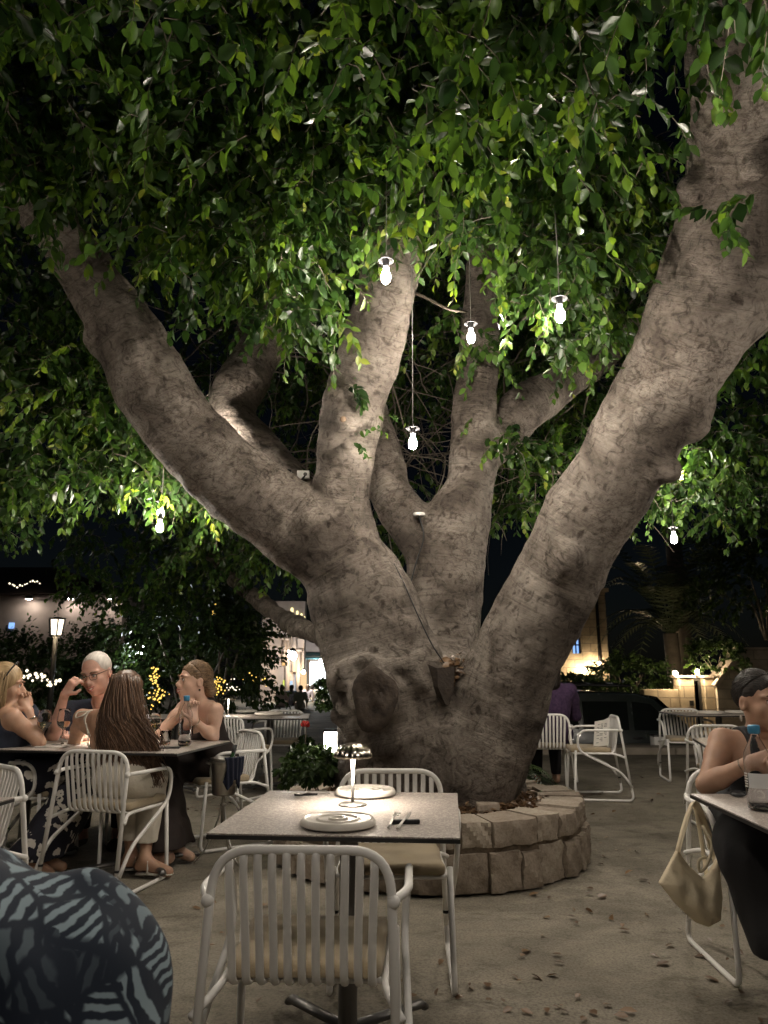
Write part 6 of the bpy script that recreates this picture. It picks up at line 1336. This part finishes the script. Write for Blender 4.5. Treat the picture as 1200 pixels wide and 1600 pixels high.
# lit street with shops, far behind
Ys = 46.0; sz_ = street_z(Ys); sx0 = P(500, 1045, Ys).x; shop = empty('lit_shop', (sx0, Ys, sz_)); tag(shop, 'brightly lit shop front with colourful goods at the end of the street', 'shop')
X = lambda x: P(x, 1045, Ys).x - sx0; Z = lambda y: P(500, y, Ys).z - sz_
mb = MB(); mb.box((X(470), 1.5, Z(1100)), (X(640), 2, Z(985)), 0); mb.build('back_wall', M['plaster'], shop, False)
def goods():
    m = bpy.data.materials.new('lit_display_window'); N, L = nt(m); N.remove(N['Principled BSDF']); e = N.new('ShaderNodeEmission'); tc = N.new('ShaderNodeTexCoord'); v = N.new('ShaderNodeTexVoronoi'); v.distance = 'CHEBYCHEV'; v.inputs['Scale'].default_value = 2.1; L.new(mapping(N, L, tc.outputs['Object'], (1, .01, .7)), v.inputs['Vector'])
    hs = N.new('ShaderNodeHueSaturation'); hs.inputs['Saturation'].default_value = .45; L.new(v.outputs['Color'], hs.inputs['Color']); c = mix(N, L, hs.outputs[0], (.85, .95, 1), .55); L.new(c, e.inputs['Color']); e.inputs['Strength'].default_value = 4; L.new(e.outputs[0], N['Material Output'].inputs['Surface']); return m
GW = goods()
for xa, xb, ya, yb in ((480, 494, 1072, 1034), (496, 508, 1062, 1036), (510, 540, 1062, 1036), (493, 540, 1091, 1072)):
    f = MB(); f.box((X(xa), 1.40, Z(ya)), (X(xb), 1.46, Z(yb))); f.build('display_window', GW, shop, False)
f = MB(); 
for xa in (479, 495, 509): f.box((X(xa), 1.2, Z(1095)), (X(xa) + .06, 1.38, Z(1030)))
f.box((X(470), .6, Z(1028)), (X(540), 1.4, Z(1025))); f.build('shop_frame', mat('brown_shop_frame', (.16, .08, .04), .7), shop, False)
f = MB(); V = [(X(474), 1.3, Z(1019)), (X(550), 1.3, Z(1019)), (X(474), .2, Z(1029)), (X(550), .2, Z(1029)), (X(474), 1.3, Z(1020)), (X(550), 1.3, Z(1020)), (X(474), .2, Z(1030)), (X(550), .2, Z(1030))]; f.add(V, [(0, 1, 3, 2), (4, 6, 7, 5), (2, 3, 7, 6)]); f.build('awning', mat('teal_awning', (.10, .22, .22), .8), shop, False)
f = MB(); f.box((X(497), .0, Z(1104)), (X(560), .3, Z(1092))); f.build('low_step', M['roof'], shop, False)
shrub('potted_plant', 'bright green potted plant in front of the lit shop', 'plant', Vector((X(504) + sx0, Ys - .8, sz_ + Z(1078))), (.35, .25, .28), 60, M['leaf'], (.12, .2), 31, .2)
wall_lamp(P(503, 1033, Ys - .5), 'dazzling white lamp over the lit shop front', 'cool', .16); wall_lamp(P(457, 1025, 36), 'round white street globe before the columned facade', 'cool', .2)
# facade with lit tall openings
Yf = 38.0; fz = street_z(Yf); fx = P(455, 1045, Yf).x; fac = empty('columned_building', (fx, Yf, fz)); tag(fac, 'tall pale building with yellow-lit arched windows behind the dark branch', 'building'); X = lambda x: P(x, 1045, Yf).x - fx; Z = lambda y: P(455, y, Yf).z - fz
mb = MB(); mb.box((X(405), .5, 0), (X(473), 1.2, Z(938))); mb.build('wall', M['plaster'], fac, False)
for xa, w_, ya, yb in ((450, 4.5, 966, 948), (459, 3.6, 970, 953), (466, 3.2, 972, 957), (471.5, 2.4, 974, 962)):
    f = MB(); n = 8; wv = (X(xa + w_) - X(xa)) / 2; cxx = X(xa) + wv; pl = [(cxx - wv, Z(ya)), (cxx + wv, Z(ya))] + [(cxx + wv * math.cos(math.pi * k / n), Z(yb) - wv + wv * math.sin(math.pi * k / n)) for k in range(n + 1)]
    f.prism(pl, 0, .04, Matrix(((1, 0, 0, 0), (0, 0, 1, .44), (0, 1, 0, 0), (0, 0, 0, 1)))); f.build('window', emit('yellow_lit_window', (1, .86, .42), 1.3), fac, False)
for xa, m_, ya, yb in ((443, 'yellow', 1035, 1000), (448, 'pale', 1090, 990), (458, 'pale', 1050, 992), (465, 'pale', 1085, 1018)):
    f = MB(); wv = .13; f.tube([(X(xa), .3, Z(ya)), (X(xa), .3, Z(yb))], wv, 12); f.box((X(xa) - .2, .1, Z(yb)), (X(xa) + .2, .49, Z(yb) + .12)); f.build('column', M['plaster'], fac)
for xa, xb, ya, yb, c in ((439, 444, 1040, 1010, (1, .62, .25)), (441, 447, 1075, 1063, (.75, .85, .15)), (452, 456, 1090, 1064, (.55, .75, 1)), (460, 463, 1090, 1055, (.6, .8, 1)), (466, 478, 1085, 1050, (1, .66, .36))):
    f = MB(); f.box((X(xa), .40, Z(ya)), (X(xb), .47, Z(yb))); f.build('lit_doorway', emit('lit_doorway_glow', c, .8), fac, False)
wall_lamp(P(452, 1018, 37.0), 'small warm lamp on the columned facade', 'warm', .07); wall_lamp(P(474, 1050, 37.5), 'shop lamp between the columned facade and the lit shop', 'warm', .09)
# people strolling down the lit street
def stroller(x, y0, y1, Y, top, bottom, hair, label, back=True, skirt=False, sd=0):
    z0 = street_z(Y); b = P(x, 1045, Y); hgt = 1.7; g = random.Random(sd)
    J = dict(pel=Vector((b.x, Y, z0 + .95)), neck=Vector((b.x + .02, Y, z0 + 1.45)), head=Vector((b.x + .02, Y + .02, z0 + 1.60)), face=Vector((.2, 1, 0)), fw=Vector((0, 1, 0)))
    J.update(shL=J['neck'] + Vector((-.18, 0, -.05)), shR=J['neck'] + Vector((.18, 0, -.05)), elL=J['neck'] + Vector((-.25, -.02, -.32)), elR=J['neck'] + Vector((.25, .02, -.32)), wrL=J['neck'] + Vector((-.22, .12, -.52)), wrR=J['neck'] + Vector((.24, .1, -.55)))
    st = g.uniform(.1, .2); J.update(hipL=J['pel'] - Vector((.08, 0, .02)), hipR=J['pel'] + Vector((.08, 0, -.02)), knL=J['pel'] + Vector((-.09, st, -.42)), knR=J['pel'] + Vector((.09, -st * .4, -.44)), anL=Vector((b.x - .10, Y + st, z0 + .08)), anR=Vector((b.x + .10, Y - st * 1.2, z0 + .10)), toL=Vector((b.x - .1, Y + st + .16, z0 + .03)), toR=Vector((b.x + .1, Y - st + .04, z0 + .03)))
    root, A, tp, fr = person(label, J, M['skin_fair'], 1.0, 1.05, None, [('L', (0, .1, -1), (-1, 0, 0), .4, 1), ('R', (0, .1, -1), (1, 0, 0), .4, -1)], res=.016)
    clothes(root, 'top', top, J, tp + [('cone', J['shL'], J['elL'], .065, .055, .03), ('cone', J['shR'], J['elR'], .065, .055, .03)], .016, res=.02, wrinkle=0)
    clothes(root, 'skirt' if skirt else 'trousers', bottom, J, tp[:1] + leg_prims(J, 'L', 1.7 if skirt else 1.2) + leg_prims(J, 'R', 1.7 if skirt else 1.2), .02, res=.02, keep=[(Vector((0, 0, z0 + (.35 if skirt else .1))), (0, 0, -1))], wrinkle=0)
    skullcap(root, 'hair', hair, J['head'], A, 1.05, (.09, .11, .105), (0, -.02, .03), [((0, .12, -.03), (.08, .09, .095))], extra=[] if top is M['sage'] else [((0, -.06, 0), (0, -.08, -.15), .085, .06)], res=.014)
M['sage'] = mat('sage_shirt', (.30, .32, .24), .9); M['pinkwhite'] = mat('pale_pink_dress', (.60, .48, .46), .9); M['greyblue'] = mat('grey_top', (.16, .17, .20), .9)
stroller(441, 0, 0, 33, M['pinkwhite'], M['pinkwhite'], M['hair_brown'], 'stroller in a pale pink dress, leftmost on the lit street', skirt=True, sd=1)
stroller(456, 0, 0, 34, M['greyblue'], M['darktrousers'], M['hair_dark'], 'stroller in dark clothes beside the one in pink', sd=2)
stroller(470, 0, 0, 31, M['sage'], M['linen'], M['hair_dark'], 'man in a sage shirt and pale trousers strolling down the street', sd=3)
stroller(481, 0, 0, 37, M['pinkwhite'], M['linen'], M['hair_brown'], 'stroller in pale clothes close to the man in sage', sd=4)
stroller(488, 0, 0, 38, M['linen'], M['greyblue'], M['hair_dark'], 'rightmost stroller, in white before the lit shop', skirt=True, sd=5)
# ------------------------------------------------------------------ parked car below the kerb
M['carpaint'] = mat('black_green_car_paint', (.02, .026, .024), .25, coat=.6, var=.1); M['carglass'] = mat('dark_car_glass', (.01, .012, .012), .08, spec=.6); M['tyre'] = mat('tyre_rubber', (.012, .012, .012), .9); M['redlens'] = mat('red_tail_lens', (.22, .01, .008), .15); M['plate'] = mat('number_plate', (.45, .44, .36), .5)
Yc = 13.9; cz = street_z(Yc); cp = P(955, 1045, Yc); car = empty('parked_car', (cp.x, Yc, cz), R(-7)); tag(car, 'dark off-road car with a roof rack parked below the kerb', 'car')
prof = [(-1.7, .55), (-1.72, 1.0), (-1.60, 1.08), (-1.45, 1.72), (-1.25, 1.80), (.25, 1.76), (.55, 1.68), (1.12, 1.12), (1.95, 1.02), (2.05, .85), (2.05, .5), (1.75, .38), (-1.5, .38)]
bm = bmesh.new(); rows = []
for yv, ins in ((-.84, .0), (-.78, .05), (.78, .05), (.84, .0)): pass
secs = [(-.86, 1.0, 0), (-.86, 1.0, 0)]; V = []; n = len(prof)
lay = [(-.74, .10), (-.86, .0), (.86, .0), (.74, .10)]
def tumble(z): return .0 if z < 1.05 else .16 * (z - 1.05) / .7
mb = MB(); V = [];
for s in (-1, 1):
    for x_, z_ in prof: V.append((x_, s * (.86 - tumble(z_)), z_))
F = [tuple(range(n)), tuple(range(2 * n - 1, n - 1, -1))] + [((i + 1) % n, i, n + i, n + (i + 1) % n) for i in range(n)]
bm = bmesh.new(); vv = [bm.verts.new(v) for v in V]; [bm.faces.new([vv[i] for i in f]) for f in F]; bmesh.ops.recalc_face_normals(bm, faces=bm.faces); bmesh.ops.bevel(bm, geom=bm.edges[:], offset=.045, segments=3, affect='EDGES', profile=.6); me = bpy.data.meshes.new('body'); bm.to_mesh(me); bm.free(); link_mesh('body', me, M['carpaint'], car)
def side_glass(s, pts):
    mb = MB(); q = [(x_, s * (.863 - tumble(z_)), z_) for x_, z_ in pts]; q2 = [(a, b - s * .03, c) for a, b, c in q]; k = len(q); mb.add(q + q2, [tuple(range(k)), tuple(range(2 * k - 1, k - 1, -1))] + [(i, (i + 1) % k, k + (i + 1) % k, k + i) for i in range(k)]); mb.build('side_window', M['carglass'], car, False)
for s in (-1, 1):
    side_glass(s, [(-1.40, 1.16), (-.72, 1.16), (-.72, 1.62), (-1.30, 1.62)]); side_glass(s, [(-.64, 1.16), (.10, 1.16), (.10, 1.62), (-.64, 1.62)]); side_glass(s, [(.18, 1.16), (.88, 1.16), (.48, 1.58), (.18, 1.62)])
    mb = MB(); mb.box((.70, s * .89 - .07, 1.12), (.86, s * .89 + .07, 1.27), .03); mb.build('mirror', M['carpaint'], car)
    for x_ in (-1.12, 1.28):
        mb = MB(); mb.lathe([(.20, -.10), (.34, -.11), (.37, -.07), (.37, .07), (.34, .11), (.20, .10)], 28); o = mb.build('wheel', M['tyre'], car); o.location = (x_, s * .78, .37); o.rotation_euler = (R(90), 0, 0); mb = MB(); mb.lathe([(.20, s * -.07), (.16, s * -.06), (.05, s * -.085), (.001, s * -.09)], 20); mb.build('rim', M['darksteel'], o)
    mb = MB(); mb.box((-1.74, s * .72 - .07, .78), (-1.70, s * .72 + .07, 1.0), .012); mb.build('taillight', M['redlens'], car); mb = MB(); mb.box((2.03, s * .62 - .12, .72), (2.07, s * .62 + .12, .88), .015); mb.build('headlight', M['glass'], car)
    mb = MB(); mb.box((.15, s * .862 - .012, 1.02), (.29, s * .862 + .02, 1.05), .006); mb.build('door_handle', M['black'], car)
mb = MB(); mb.add([(.60, -.66, 1.66), (.60, .66, 1.66), (1.11, .76, 1.15), (1.11, -.76, 1.15), (.61, -.66, 1.70), (.61, .66, 1.70), (1.13, .76, 1.165), (1.13, -.76, 1.165)], [(0, 1, 2, 3), (7, 6, 5, 4), (0, 4, 5, 1), (2, 6, 7, 3)]); mb.build('windscreen', M['carglass'], car, False)
mb = MB()
for s in (-1, 1): mb.tube([(-1.3, s * .62, 1.80), (-1.3, s * .62, 1.90), (.2, s * .62, 1.88), (.2, s * .62, 1.78)], .022, 6)
for x_ in (-1.2, -.8, -.4, 0): mb.tube([(x_, -.64, 1.9), (x_, .64, 1.9)], .018, 6)
mb.build('roof_rack', M['black'], car)
# things by the car: pale electric box, red warning triangle cloth
t = empty('utility_box', P(1033, 1195, 11.9)); t.location.z = .0; tag(t, 'small pale box standing on the kerb in front of the car', 'box'); mb = MB(); mb.box((-.11, -.1, 0), (.11, .1, .20), .01); mb.build('box_body', M['white'], t); mb = MB(); mb.box((-.12, -.11, .2), (.12, .11, .225), .006); mb.build('lid', M['darksteel'], t)
# pale post and lantern at the planter, pale strip of paving
t = empty('pale_post', (P(808, 1205, 6.9).x, 6.95, 0)); tag(t, 'short pale square post between the trunk and the slatted chair', 'post'); mb = MB(); mb.box((-.09, -.06, 0), (.09, .06, .62), .008); mb.build('shaft', M['plaster'], t); mb = MB(); mb.box((-.10, -.07, .62), (.10, .07, .645), .006); mb.build('cap', M['plaster'], t)
t = empty('planter_lantern', P(517, 1176, 5.45)); tag(t, 'square white glowing lantern on the planter, left of the trunk', 'lantern'); mb = MB(); mb.box((-.045, -.045, .01), (.045, .045, .14), .006); mb.build('glowing_panel', emit('lantern_glow', (1, .93, .82), 22), t)
mb = MB(); mb.box((-.05, -.05, -.12), (.05, .05, .008), .004); mb.box((-.05, -.05, .142), (.05, .05, .158), .004); mb.build('frame', M['black'], t)
a, b = G(425, 1222), G(497, 1168); d = nrm(b - a); s_ = Vector((d.y, -d.x, 0)) * .14; mb = MB(); mb.add([a - s_, a + s_, b + s_, b - s_] + [v + Vector((0, 0, .06)) for v in (a - s_, a + s_, b + s_, b - s_)], [(4, 5, 6, 7), (0, 1, 5, 4), (1, 2, 6, 5), (2, 3, 7, 6), (3, 0, 4, 7)]); tag(mb.build('path_edging', M['kerb'], smooth=False), kind='structure')
# ------------------------------------------------------------------ night sky, added moonlight, camera
w = bpy.data.worlds.new('World'); scene.world = w; w.use_nodes = True; N, L = w.node_tree.nodes, w.node_tree.links
sky = N.new('ShaderNodeTexSky'); sky.sky_type = 'NISHITA'; sky.sun_disc = False; sky.sun_elevation = R(55); sky.sun_rotation = R(160)
L.new(sky.outputs[0], N['Background'].inputs['Color']); N['Background'].inputs['Strength'].default_value = 0.0005
ml = bpy.data.lights.new('added_moon', 'SUN'); ml.energy = .012; ml.angle = R(10); ml.color = (.8, .88, 1)  # unseen moon, added as a weak light for ambience
mo = bpy.data.objects.new('added_moon', ml); COL.objects.link(mo); mo.rotation_euler = (R(35), 0, R(20))
cam = bpy.data.cameras.new('camera'); co = bpy.data.objects.new('camera', cam); COL.objects.link(co)
cam.sensor_fit = 'VERTICAL'; cam.sensor_height = 36; cam.lens = FPX / 1600 * 36; cam.clip_end = 500; cam.clip_start = .05
co.location = (0, 0, H); co.rotation_euler = (math.pi / 2 + PITCH, 0, 0); scene.camera = co; cam.dof.use_dof = True; cam.dof.focus_distance = 3.6; cam.dof.aperture_fstop = 8
scene.view_settings.view_transform = 'Standard'; scene.view_settings.look = 'None'; scene.view_settings.exposure = 0.4; scene.view_settings.gamma = 1
cy = scene.cycles; cy.max_bounces = 8; cy.diffuse_bounces = 3; cy.glossy_bounces = 3; cy.transmission_bounces = 8; cy.transparent_max_bounces = 8
cy.sample_clamp_indirect = 4; cy.sample_clamp_direct = 0; cy.caustics_reflective = False; cy.caustics_refractive = False
cy.use_denoising = True; cy.use_light_tree = True
